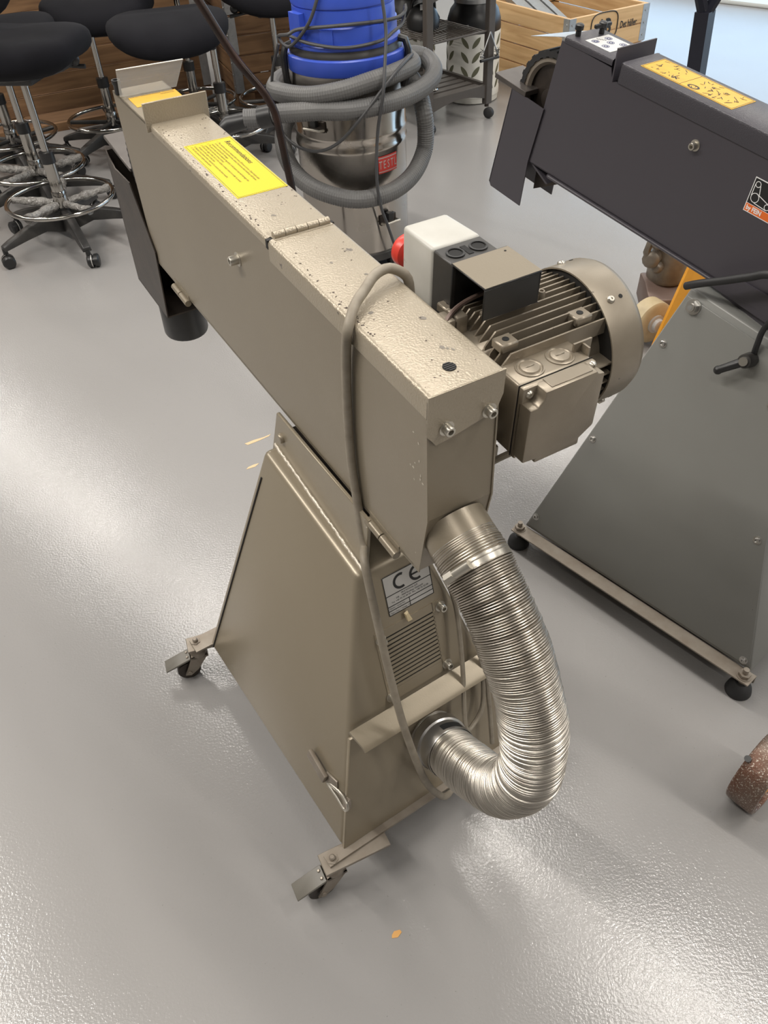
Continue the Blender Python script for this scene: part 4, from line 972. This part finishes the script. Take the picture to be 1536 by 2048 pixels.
# ================================================================== STOOLS
def make_stool(label, loc, rz, seat_z, seat_off, back=True, film=True, ring_z=.185, seat_rot=0.0, leg_rot=0.0):
    st = thing('work_stool', label, 'stool', loc, rz, 'black work stools against the wooden crates')
    # five-star base
    hub = B().lathe([(.034, .060), (.036, .085), (.032, .135), (.028, .150)], (0, 0, 0), (0, 0, 1), 24).build('base_hub', 'black_plastic', st)
    for k in range(5):
        a = leg_rot + k * 2 * PI / 5; M = Matrix.Rotation(a, 4, 'Z')
        lg = B()
        secs = [(.025, .145, .055, .026), (.11, .138, .085, .023), (.20, .118, .078, .021), (.27, .098, .070, .020), (.305, .085, .066, .019)]
        rings = [[(x, -w, zb), (x, w, zb), (x, w * .75, zt), (x, -w * .75, zt)] for x, zt, zb, w in secs]
        vs = [[lg.bm.verts.new(q) for q in r] for r in rings]
        for p, q in zip(vs, vs[1:]):
            for i in range(4): lg.bm.faces.new((p[i], p[(i + 1) % 4], q[(i + 1) % 4], q[i]))
        lg.bm.faces.new(vs[0][::-1]); lg.bm.faces.new(vs[-1])
        lg = lg.bevel(.004, 2).build('base_leg', 'black_worn', st, M)
        ct = B().lathe([(.0, -.024), (.020, -.024), (.026, -.019), (.026, -.005), (.020, -.004), (.020, .004), (.026, .005), (.026, .019), (.020, .024), (0, .024)], (.305, .012, .0262), (.35, 1, 0), 24, cap=False).cyl((.300, 0, .04), (.300, 0, .072), .010).build('caster', 'black_plastic', lg, M)
        B().lathe([(.0265, -.0065), (.0268, -.003)], (.305, .012, .0262), (.35, 1, 0), 24, cap=False).build('caster_band', 'silver_label', lg, M)
    # column
    B().lathe([(.025, .14), (.025, .335)], (0, 0, 0), (0, 0, 1), 24).build('column', 'chrome', st)
    B().lathe([(.029, .330), (.029, .372), (.024, .374)], (0, 0, 0), (0, 0, 1), 24).build('column_sleeve', 'black_plastic', st)
    B().lathe([(.0145, .36), (.0145, seat_z)], (0, 0, 0), (0, 0, 1), 20).build('gas_rod', 'chrome', st)
    # foot ring with spokes
    R = .215
    rg_ = B().tube([(R * math.cos(2 * PI * i / 64), R * math.sin(2 * PI * i / 64), ring_z) for i in range(64)], .0095, 12, True).build('foot_ring', 'chrome', st)
    B().lathe([(.027, ring_z - .035), (.029, ring_z - .030), (.029, ring_z + .028), (.027, ring_z + .032)], (0, 0, 0), (0, 0, 1), 24).build('ring_collar', 'chrome', rg_)
    for k in range(5):
        a = leg_rot + .35 + k * 2 * PI / 5; d = Vector((math.cos(a), math.sin(a), 0))
        n = 14; pts = [d * (.03 + (R - .035) * i / n) + Vector((0, 0, ring_z - .018 + .014 * i / n)) for i in range(n + 1)]
        rads = [(.016 + random.uniform(-.003, .004)) if film else .010 for _ in pts]
        B().tube(pts, rads, 9).build('spoke', 'film' if film else 'black_worn', rg_)
    # seat
    Ms = Matrix.Translation((seat_off[0], seat_off[1], seat_z)) @ Matrix.Rotation(seat_rot, 4, 'Z')
    me = B().box((-.10, -.075, -.015), (.10, .12, .055)).bevel(.012, 2).build('tilt_mechanism', 'black_plastic', st, Matrix.Translation((seat_off[0] * .5, seat_off[1] * .5, seat_z)) @ Matrix.Rotation(seat_rot, 4, 'Z'))
    B().tube([(-.08, -.03, .02), (-.17, -.05, .012), (-.235, -.055, .008)], [.008, .007, .0085], 10).build('seat_lever', 'black_plastic', me, Matrix.Translation((seat_off[0] * .5, seat_off[1] * .5, seat_z)) @ Matrix.Rotation(seat_rot, 4, 'Z'))
    B().sphere((-.205, -.04, .035), .022, 12, 8, (1, .7, 1.0)).build('seat_knob', 'black_plastic', me, Matrix.Translation((seat_off[0] * .5, seat_off[1] * .5, seat_z)) @ Matrix.Rotation(seat_rot, 4, 'Z'))
    b = B(); nu, nv = 40, 16; grid = []
    for j in range(nv + 1):
        ph = -PI / 2 + PI * j / nv; row = []
        for i in range(nu):
            th = 2 * PI * i / nu
            ct, sn = math.cos(th), math.sin(th)
            ex = lambda c, p: math.copysign(abs(c) ** p, c)
            cr = ex(math.cos(ph), .55)
            x = .268 * ex(ct, .75) * cr; y = .25 * ex(sn, .72) * cr
            z = .078 + .070 * ex(math.sin(ph), .8)
            z += -.030 * max(0, -y / .235) ** 2 + .022 * (abs(x) / .245) ** 2 - .012 * math.exp(-((y - .10) / .08) ** 2)
            row.append(b.bm.verts.new((x, y, z)))
        grid.append(row)
    for j in range(nv):
        for i in range(nu):
            b.bm.faces.new((grid[j][i], grid[j][(i + 1) % nu], grid[j + 1][(i + 1) % nu], grid[j + 1][i]))
    b.build('seat', 'fabric', st, Ms, smooth=80)
    B().lathe([(.19, .012), (.205, .02), (.215, .045)], (0, 0, 0), (0, 0, 1), 32).build('seat_pan', 'black_plastic', st, Ms)
    if back:
        B().tube([(0, .16, .03), (0, .25, .05), (0, .275, .14), (0, .28, .30)], [.022, .024, .022, .02], 12).build('back_stem', 'black_plastic', st, Ms)
        bb = B(); nu2, nv2 = 32, 14; g2 = []
        for j in range(nv2 + 1):
            ph = -PI / 2 + PI * j / nv2; row = []
            for i in range(nu2):
                th = 2 * PI * i / nu2; ex = lambda c, p: math.copysign(abs(c) ** p, c); cr = ex(math.cos(ph), .6)
                x = .20 * ex(math.cos(th), .7) * cr; z = .38 + .16 * ex(math.sin(th), .7) * cr; y = .265 - .9 * x * x + .035 * ex(math.sin(ph), .8)
                row.append(bb.bm.verts.new((x, y, z)))
            g2.append(row)
        for j in range(nv2):
            for i in range(nu2): bb.bm.faces.new((g2[j][i], g2[j][(i + 1) % nu2], g2[j + 1][(i + 1) % nu2], g2[j + 1][i]))
        bb.build('backrest', 'fabric', st, Ms, smooth=80)
    return st
R_ = math.radians
make_stool('black work stool nearest the camera at the left edge, ring spokes wrapped in film', (-1.275, 3.39, 0), 0, .655, (.0, .02), True, True, leg_rot=R_(-62), seat_rot=R_(170))
make_stool('black work stool directly behind the nearest left stool, spokes wrapped in film', (-1.49, 3.79, 0), 0, .600, (-.05, .10), True, True, leg_rot=R_(-62), seat_rot=R_(190))
make_stool('black work stool farthest back at the left edge before the crates', (-1.74, 4.25, 0), 0, .74, (0, .05), True, False, leg_rot=R_(-62), seat_rot=R_(200))
make_stool('black work stool with wide seat seen above the yellow-labelled grinder end', (-.671, 4.232, 0), 0, .545, (-.17, -.10), False, False, leg_rot=R_(80), seat_rot=R_(15))
make_stool('black work stool between the left stools and the wide central seat', (-1.279, 4.44, 0), 0, .560, (.03, .14), False, False, leg_rot=R_(22), seat_rot=R_(5))
make_stool('black work stool hidden behind the wide central seat, only its column showing', (-.88, 4.66, 0), 0, .80, (.0, .0), False, False, leg_rot=R_(29), seat_rot=R_(0))
make_stool('black work stool just left of the blue vacuum head', (-.42, 4.66, 0), 0, .575, (.02, .02), False, False, leg_rot=R_(180), seat_rot=R_(20))

# ================================================================== WOODEN CRATES
def crate(label, loc, rz, L, D, n, h, m, z0=.10, text_=False, brackets=('n',), gap=.007):
    c = thing('wooden_crate', label, 'crate', loc, rz)
    t = .02
    f = B()
    f.box((0, 0, .022), (L, D, .022 + .02))
    for yy in (0, D / 2 - .04, D - .09):
        f.box((0, yy, 0), (L, yy + .09, .022))
    for xx in (0, L / 2 - .05, L - .1):
        for yy in (0, D / 2 - .04, D - .09): f.box((xx, yy, .04), (xx + .1, yy + .09, z0))
    f.build('pallet_base', 'pine_old', c)
    mesh = {}
    for k in range(n):
        za, zb = z0 + k * h + gap / 2, z0 + (k + 1) * h - gap / 2
        for side_ in range(4):
            if side_ == 0: a, b_ = (t, 0, za), (L - t, t, zb)
            elif side_ == 1: a, b_ = (t, D - t, za), (L - t, D, zb)
            elif side_ == 2: a, b_ = (0, 0, za), (t, D, zb)
            else: a, b_ = (L - t, 0, za), (L, D, zb)
            jit = random.uniform(-.0015, .0015)
            a = Vector(a); b_ = Vector(b_); ctr = (a + b_) / 2; hs = (b_ - a) / 2
            if side_ < 2: o = B().box(-hs, hs).bevel(.002, 1).build('plank', m, c); o.location = ctr + Vector((0, jit, 0))
            else:
                o = B().box((-hs.y, -hs.x, -hs.z), (hs.y, hs.x, hs.z)).bevel(.002, 1).build('plank', m, c); o.location = ctr + Vector((jit, 0, 0)); o.rotation_euler = (0, 0, PI / 2)
    for cx, cy, sx, sy in ((0, 0, 1, 1), (L, 0, -1, 1), (0, D, 1, -1), (L, D, -1, -1)):
        kk = 0
        while kk * h * 2 < n * h - .01:
            za = z0 + kk * h * 2 + .008; zb = min(z0 + (kk + 1) * h * 2, z0 + n * h) - .004
            g = B().box((cx - sx * .0025, cy - sy * .0025, za), (cx + sx * .045, cy - sy * .0005, zb)).box((cx - sx * .0025, cy - sy * .0025, za), (cx - sx * .0005, cy + sy * .045, zb))
            for zz in range(3):
                z_ = za + (zb - za) * (zz + .5) / 3
                g.cyl((cx + sx * .022, cy - sy * .002, z_), (cx + sx * .022, cy - sy * .006, z_), .006, seg=10); g.cyl((cx - sx * .002, cy + sy * .022, z_), (cx - sx * .006, cy + sy * .022, z_), .006, seg=10)
            g.build('corner_bracket', 'galv', c); kk += 1
    return c
rzw = math.atan2(.39, .92)
crate('tall stack of brown wooden crate boards behind the left stools', (-2.95, 4.37, 0), rzw, 2.25, .8, 8, .0975, 'pine_old')
crate('brown wooden crate behind the stools with galvanised corner, left of the vacuum', (-.70, 5.02, 0), R_(20), .45, .60, 7, .0975, 'pine_old')
CR = crate('pale pine crate with printed black logo and slogan behind the charcoal grinder', (1.152, 4.913, 0), math.atan2(.49, .87), .585, .80, 4, .0975, 'pine', z0=.02)
text('Det håller.', .050, plane_M((.375, -.0035, .312), (1, 0, 0), (0, 0, 1)), 'lettering', 'ink', CR, sx=.62, bold=.0008)
text('AB', .105, plane_M((.205, -.0035, .300), (1, 0, 0), (0, 0, 1)), 'lettering', 'ink', CR, sx=.78, bold=.004)
b = B(); pts = []
for i in range(40):
    a = 2 * PI * i / 40; ex = lambda c: math.copysign(abs(c) ** .55, c)
    pts.append((.255 + .098 * ex(math.cos(a)), -.0035, .338 + .070 * ex(math.sin(a))))
b.tube(pts, .003, 6, True); b.build('logo_outline', 'ink', CR)
base = Matrix.Translation((1.152, 4.913, 0)) @ Matrix.Rotation(math.atan2(.49, .87), 4, 'Z')
for k in range(5):
    p0 = Vector((.08 + .047 * k, .10, .24)); p1 = Vector((.08 + .047 * k, .70, .455 - .01 * (k % 2)))
    d = (p1 - p0); M = base @ plane_M(p0, d, (1, 0, 0)) @ Matrix.Rotation(0, 4, 'X')
    o = B().prism([(-.02, 0), (.02, 0), (.02, .03), (.0185, .03), (.0185, .0015), (-.0185, .0015), (-.0185, .03), (-.02, .03)], 0, 0, d.length).build('steel_stud', 'galv', None, M)
    tag(o, ('leftmost', 'second from left', 'middle', 'second from right', 'rightmost')[k] + ' of the five galvanised steel studs lying in the pale pine crate', 'steel stud', 'galvanised stud profiles in the pale pine crate')

# ================================================================== TROLLEY with its contents
TD = Vector((.337, .222, 0)).normalized(); TZR = math.atan2(TD.y, TD.x)
T = thing('shelf_trolley', 'dark brown slatted-shelf trolley on casters behind the vacuum', 'trolley', (.352, 4.478, 0), TZR)
TL, TDp = .404, .52
for x in (0, TL):
    for y in (0, TDp):
        lg = B().box((x - .021, y - .018, .075), (x + .021, y + .018, .86)).bevel(.003, 1).build('leg', 'trolley_paint', T)
        ct = B().cyl((x, y, .06), (x, y, .08), .012).build('caster', 'dark_steel', lg)
        B().lathe([(0, -.014), (.022, -.014), (.0275, -.010), (.0275, .010), (.022, .014), (0, .014)], (x + .006, y - .012, .0285), (1, .35, 0), 22, cap=False).build('caster_wheel', 'rubber', lg)
def rail(b, x0, x1, y, z0, z1, dip=.0):
    n = 10; b.prism([(x0 + (x1 - x0) * i / n, z0 + dip * math.sin(PI * i / n)) for i in range(n + 1)] + [(x1, z1), (x0, z1)], 1, y - .010, y + .010)
for nm, z0, z1, dip in (('shelf_rail', .105, .172, .030), ('shelf_rail', .60, .665, .028)):
    for y in (0, TDp):
        b = B(); rail(b, .021, TL - .021, y, z0, z1, dip); b.build(nm, 'trolley_paint', T)
    for x in (0, TL): B().box((x - .010, .018, z0 + .02), (x + .010, TDp - .018, z1)).build(nm, 'trolley_paint', T)
for k in range(7): B().box((.025, .03 + k * .066, .150), (TL - .025, .075 + k * .066, .162)).build('shelf_slat', 'trolley_paint', T)
b = B()
for k in range(16): b.tube([(.03 + k * .0229, .0, .425), (.03 + k * .0229, TDp, .425)], .0035, 6)
for y in (0.0, TDp): b.tube([(0, y, .425), (TL, y, .425)], .006, 8)
for y in (.17, .35): b.tube([(0, y, .420), (TL, y, .420)], .004, 8)
b.build('wire_shelf', 'trolley_paint', T)
B().box((-.02, -.02, .655), (TL + .02, TDp + .02, .675)).build('top_board', 'trolley_paint', T)
TM = Matrix.Translation((.352, 4.478, 0)) @ Matrix.Rotation(TZR, 4, 'Z')
# drawer-like lower tray to the left of the trolley (dark cabinet with tools)
cbx = thing('steel_rack', 'low dark steel rack crowded with clutter between vacuum and trolley', 'rack', (-.11, 4.95, 0), TZR)
for z in (.18, .42): B().box((-.02, 0, z), (.28, .22, z + .025)).bevel(.003, 1).build('rack_shelf', 'trolley_paint', cbx)
for x in (-.01, .27):
    for y in (.012, .208): B().box((x - .012, y - .012, 0), (x + .012, y + .012, .60)).build('rack_post', 'dark_steel', cbx)
B().box((-.02, 0, .58), (.28, .22, .60)).build('rack_top', 'dark_steel', cbx)
for k, (x, z, w, h_, m, lab) in enumerate(((.02, .2051, .13, .10, 'pine', 'short pine offcut lying on the lower rack shelf'), (.16, .2051, .09, .08, 'pallet_brown', 'brown box on the lower rack shelf'), (.05, .4451, .10, .07, 'galv', 'small metal box on the upper rack shelf'), (.155, .4451, .09, .09, 'pine', 'pine block on the upper rack shelf'))):
    o = B().box((x, .03, z), (x + w, .17, z + h_)).bevel(.006, 2).build('stored_block', m, None, Matrix.Translation((-.11, 4.95, 0)) @ Matrix.Rotation(TZR, 4, 'Z'))
    tag(o, lab, 'block')
# gas bottles with leaf cut-outs
def gas_bottle(label, loc, rz):
    g = thing('gas_bottle', label, 'gas bottle', loc, rz)
    B().lathe([(.135, 0), (.148, .006), (.150, .030), (.1505, .034), (.153, .036), (.153, .070), (.150, .075), (.150, .355), (.146, .362), (0, .362)], (0, 0, 0), (0, 0, 1), 56).build('casing', 'bottle_white', g)
    B().lathe([(.149, .355), (.150, .372), (.147, .410), (.132, .455), (.112, .478), (.108, .50), (.098, .50), (.095, .47), (0, .465)], (0, 0, 0), (0, 0, 1), 56).build('top_shell', 'black_plastic', g)
    B().lathe([(.1135, .492), (.114, .512), (.100, .514), (.097, .50)], (0, 0, 0), (0, 0, 1), 48, cap=False).build('collar_ring', 'galv', g)
    B().lathe([(.020, .465), (.020, .52), (.03, .525), (.03, .545), (0, .55)], (0, 0, 0), (0, 0, 1), 20).build('valve', 'galv', g)
    def leaf(ac, zc, L, w, tl):
        b = B(); n = 10; top, bot = [], []
        for i in range(n + 1):
            s = -1 + 2 * i / n; ww = w * (1 - s * s) ** .8
            for sgn, lst in ((1, top), (-1, bot)):
                x = s * L * math.cos(tl) - sgn * ww * math.sin(tl); z = zc + s * L * math.sin(tl) + sgn * ww * math.cos(tl)
                a = ac + x / .1505; lst.append((.1508 * math.cos(a), .1508 * math.sin(a), z))
        for i in range(n): b.poly([bot[i], bot[i + 1], top[i + 1], top[i]])
        b.build('leaf_opening', 'leaf_dark', g)
    for j in range(6):
        a0 = j * 2 * PI / 6
        for i in range(4):
            leaf(a0 - .21, .10 + i * .072, .036, .012, 2.25); leaf(a0 + .21, .10 + i * .072, .036, .012, .9)
    return g
gas_bottle('white gas bottle with leaf-shaped openings and black top, right behind the trolley', (.655, 5.08, 0), .3)
gas_bottle('white gas bottle with leaf-shaped openings seen through the trolley frame', (.31, 5.30, 0), .8)
# things on the trolley
k = thing('kettle', 'black kettle with handle on the wire shelf of the trolley', 'kettle', TM @ Vector((.17, .26, .429)), 0)
B().lathe([(.07, 0), (.085, .01), (.088, .05), (.06, .10), (.03, .115), (0, .118)], (0, 0, 0), (0, 0, 1), 32).build('body', 'black_plastic', k)
B().tube(spline([(-.06, 0, .09), (-.05, -.02, .135), (0, -.03, .15), (.05, -.02, .135), (.06, 0, .09)], 6), .008, 8).build('handle', 'black_plastic', k)
B().box((-.02, -.075, .10), (.035, -.070, .125)).build('tag_plate', 'white_label', k)
k = thing('spanner', 'bright chrome open spanner lying on the lowest trolley shelf', 'spanner', TM @ Vector((.12, .12, .1665)), .2)
b = B(); b.tube([(.028 * math.cos(a), .028 * math.sin(a), .012) for a in [R_(40 + 280 * i / 18) for i in range(19)]], .009, 8); b.build('jaw', 'chrome', k)
B().tube([(-.028, 0, .008), (-.12, 0, .006)], .006, 8).build('shank', 'chrome', k)
# hanging grill brush on the right front leg
gb = thing('grill_brush', 'black wire grill brush hanging in a triangle on the trolley leg', 'brush', TM @ Vector((TL - .02, -.030, .30)), TZR)
B().tube([(0, 0, .125), (-.055, 0, .015)], .003, 8).tube([(0, 0, .125), (.055, 0, .015)], .003, 8).build('wire_frame', 'galv', gb)
b = B().tube([(-.062, 0, .0), (.062, 0, .0)], .008, 10); b.build('bar', 'black_plastic', gb)
b = B()
for s in (-1, 1):
    for i in range(26):
        a = random.uniform(0, 2 * PI); h = random.uniform(.008, .05)
        p = Vector((s * (.045 + h * .1), 0, h)); b.tube([p, p + Vector((.016 * math.cos(a), .016 * math.sin(a), random.uniform(-.006, .006)))], .0012, 4)
b.build('bristles', 'black_plastic', gb)

# ================================================================== PALLET TRUCK behind the charcoal grinder
PT = thing('pallet_truck', 'pallet truck with dark upright handle behind the charcoal grinder', 'pallet truck', (.98, 2.40, 0), 0)
def pl_(p): return Vector(p) - Vector((.98, 2.40, 0))
hd_ = B().tube([pl_((1.01, 2.56, .42)), pl_((1.005, 2.60, .72)), pl_((.995, 2.60, .90))], .030, 4).build('tiller', 'navy_steel', PT)
B().tube([pl_((.995, 2.60, .885)), pl_((.965, 2.60, .955)), pl_((.93, 2.60, 1.02)), pl_((.92, 2.60, 1.12))], .017, 8).build('tiller_fork', 'navy_steel', hd_)
B().tube([pl_((.995, 2.60, .885)), pl_((1.03, 2.60, .955)), pl_((1.065, 2.60, 1.02)), pl_((1.075, 2.60, 1.12))], .017, 8).build('tiller_fork', 'navy_steel', hd_)
B().tube([pl_((.92, 2.60, 1.12)), pl_((1.075, 2.60, 1.12))], .017, 10).build('tiller_grip', 'black_plastic', hd_)
pu = B().lathe([(.062, .16), (.066, .17), (.066, .30), (.055, .32), (.04, .36)], pl_((.985, 2.45, 0)), (0, 0, 1), 32).build('pump', 'pallet_grey', PT)
b = B()
for q, r in (((.905, 2.40, .255), .028), ((.915, 2.39, .315), .022), ((.93, 2.40, .225), .018)):
    p = pl_(q); b.lathe([(r * .6, -.03), (r, -.02), (r, .012), (r * .7, .02), (r * .4, .022)], p, (-.6, -1, .1), 12)
b.tube([pl_((.90, 2.40, .235)), pl_((.885, 2.40, .28)), pl_((.90, 2.41, .33)), pl_((.93, 2.42, .335))], .012, 8)
b.build('valve_block', 'pallet_grey', pu)
fk = B().prism([(-.055, .03), (-.070, .09), (-.055, .135), (.02, .165), (.08, .17), (.085, .09)], 0, pl_((.905, 0, 0)).x, pl_((1.04, 0, 0)).x).bevel(.006, 2).build('wheel_yoke', 'pallet_brown', PT)
B().cyl(pl_((.925, 2.335, .128)), pl_((.925, 2.325, .130)), .016, seg=20).build('yoke_bolt', 'galv', fk)
B().tube([pl_((.93, 2.335, .130)), pl_((.97, 2.33, .105)), pl_((1.0, 2.33, .07))], .014, 8).build('yoke_link', 'navy_steel', fk)
wl_ = B().lathe([(0, -.03), (.062, -.03), (.070, -.024), (.070, .024), (.062, .03), (0, .03)], pl_((.905, 2.315, .084)), (.45, -1, 0), 36, cap=False).build('steering_wheel', 'ivory', PT)
ax = Vector((.45, -1, 0)).normalized()
B().lathe([(.030, .030), (.030, .036), (.022, .038), (.020, .050), (.016, .053), (0, .054)], pl_((.905, 2.315, .084)), ax, 24).build('axle_cap', 'white_label', wl_)
B().lathe([(0, -.03), (.078, -.03), (.086, -.024), (.086, .024), (.078, .03), (0, .03)], pl_((1.12, 2.39, .086)), (.45, -1, 0), 36, cap=False).build('steering_wheel', 'ivory', PT)
b = B().hexa([pl_((.890, 2.20, .05)), pl_((1.25, 2.30, .05)), pl_((1.25, 2.34, .05)), pl_((.890, 2.215, .05)), pl_((.951, 2.20, .33)), pl_((1.25, 2.30, .30)), pl_((1.25, 2.34, .30)), pl_((.951, 2.215, .33))])
b.build('chassis_cover', 'yellow_paint', PT)

# ================================================================== LOOSE THINGS
tp = [(-.475, 2.70, 1.03), (-.444, 2.70, .973), (-.368, 2.70, .828), (-.30, 2.70, .735), (-.280, 2.70, .695), (-.267, 2.70, .655), (-.249, 2.70, .475), (-.205, 2.72, .012)]
o = B().tube(resample(spline(tp, 8), .02), .0125, 12).build('bent_tube', 'worn_tube')
tag(o, 'long bent dark steel tube standing in front of the vacuum hose nozzle', 'steel tube')
wc = Vector((.665, .719, 0)); aw = Vector((.62, -.78, 0)).normalized()
RW = thing('rusty_wheel', 'rusty speckled steel wheel with yellow hub on the floor at the right edge', 'wheel', wc, 0)
B().lathe([(.072, -.027), (.0745, -.025), (.076, -.018), (.076, .022), (.0745, .026), (.072, .027), (.069, .027), (.068, .020), (.068, -.020), (.069, -.027)], (0, 0, .076), aw, 56, cap=False).build('rim', 'rust_steel', RW)
B().lathe([(.068, -.015), (.068, .004), (.03, .004), (.03, -.015)], (0, 0, .076), aw, 40, cap=False).build('web', 'dark_steel', RW)
B().lathe([(.030, -.02), (.030, .022), (.012, .028), (0, .028)], (0, 0, .076), aw, 24).build('hub', 'yellow_paint', RW)
n2 = Vector((-.78, -.62, 0)); pb = Vector((0, 0, .076)) + (n2 * .55 + Vector((0, 0, .83))).normalized() * .075 - aw * .024
B().cyl(pb, pb + (n2 * .55 + Vector((0, 0, .83))).normalized() * .008, .006, seg=12).build('grease_plug', 'black_plastic', RW)
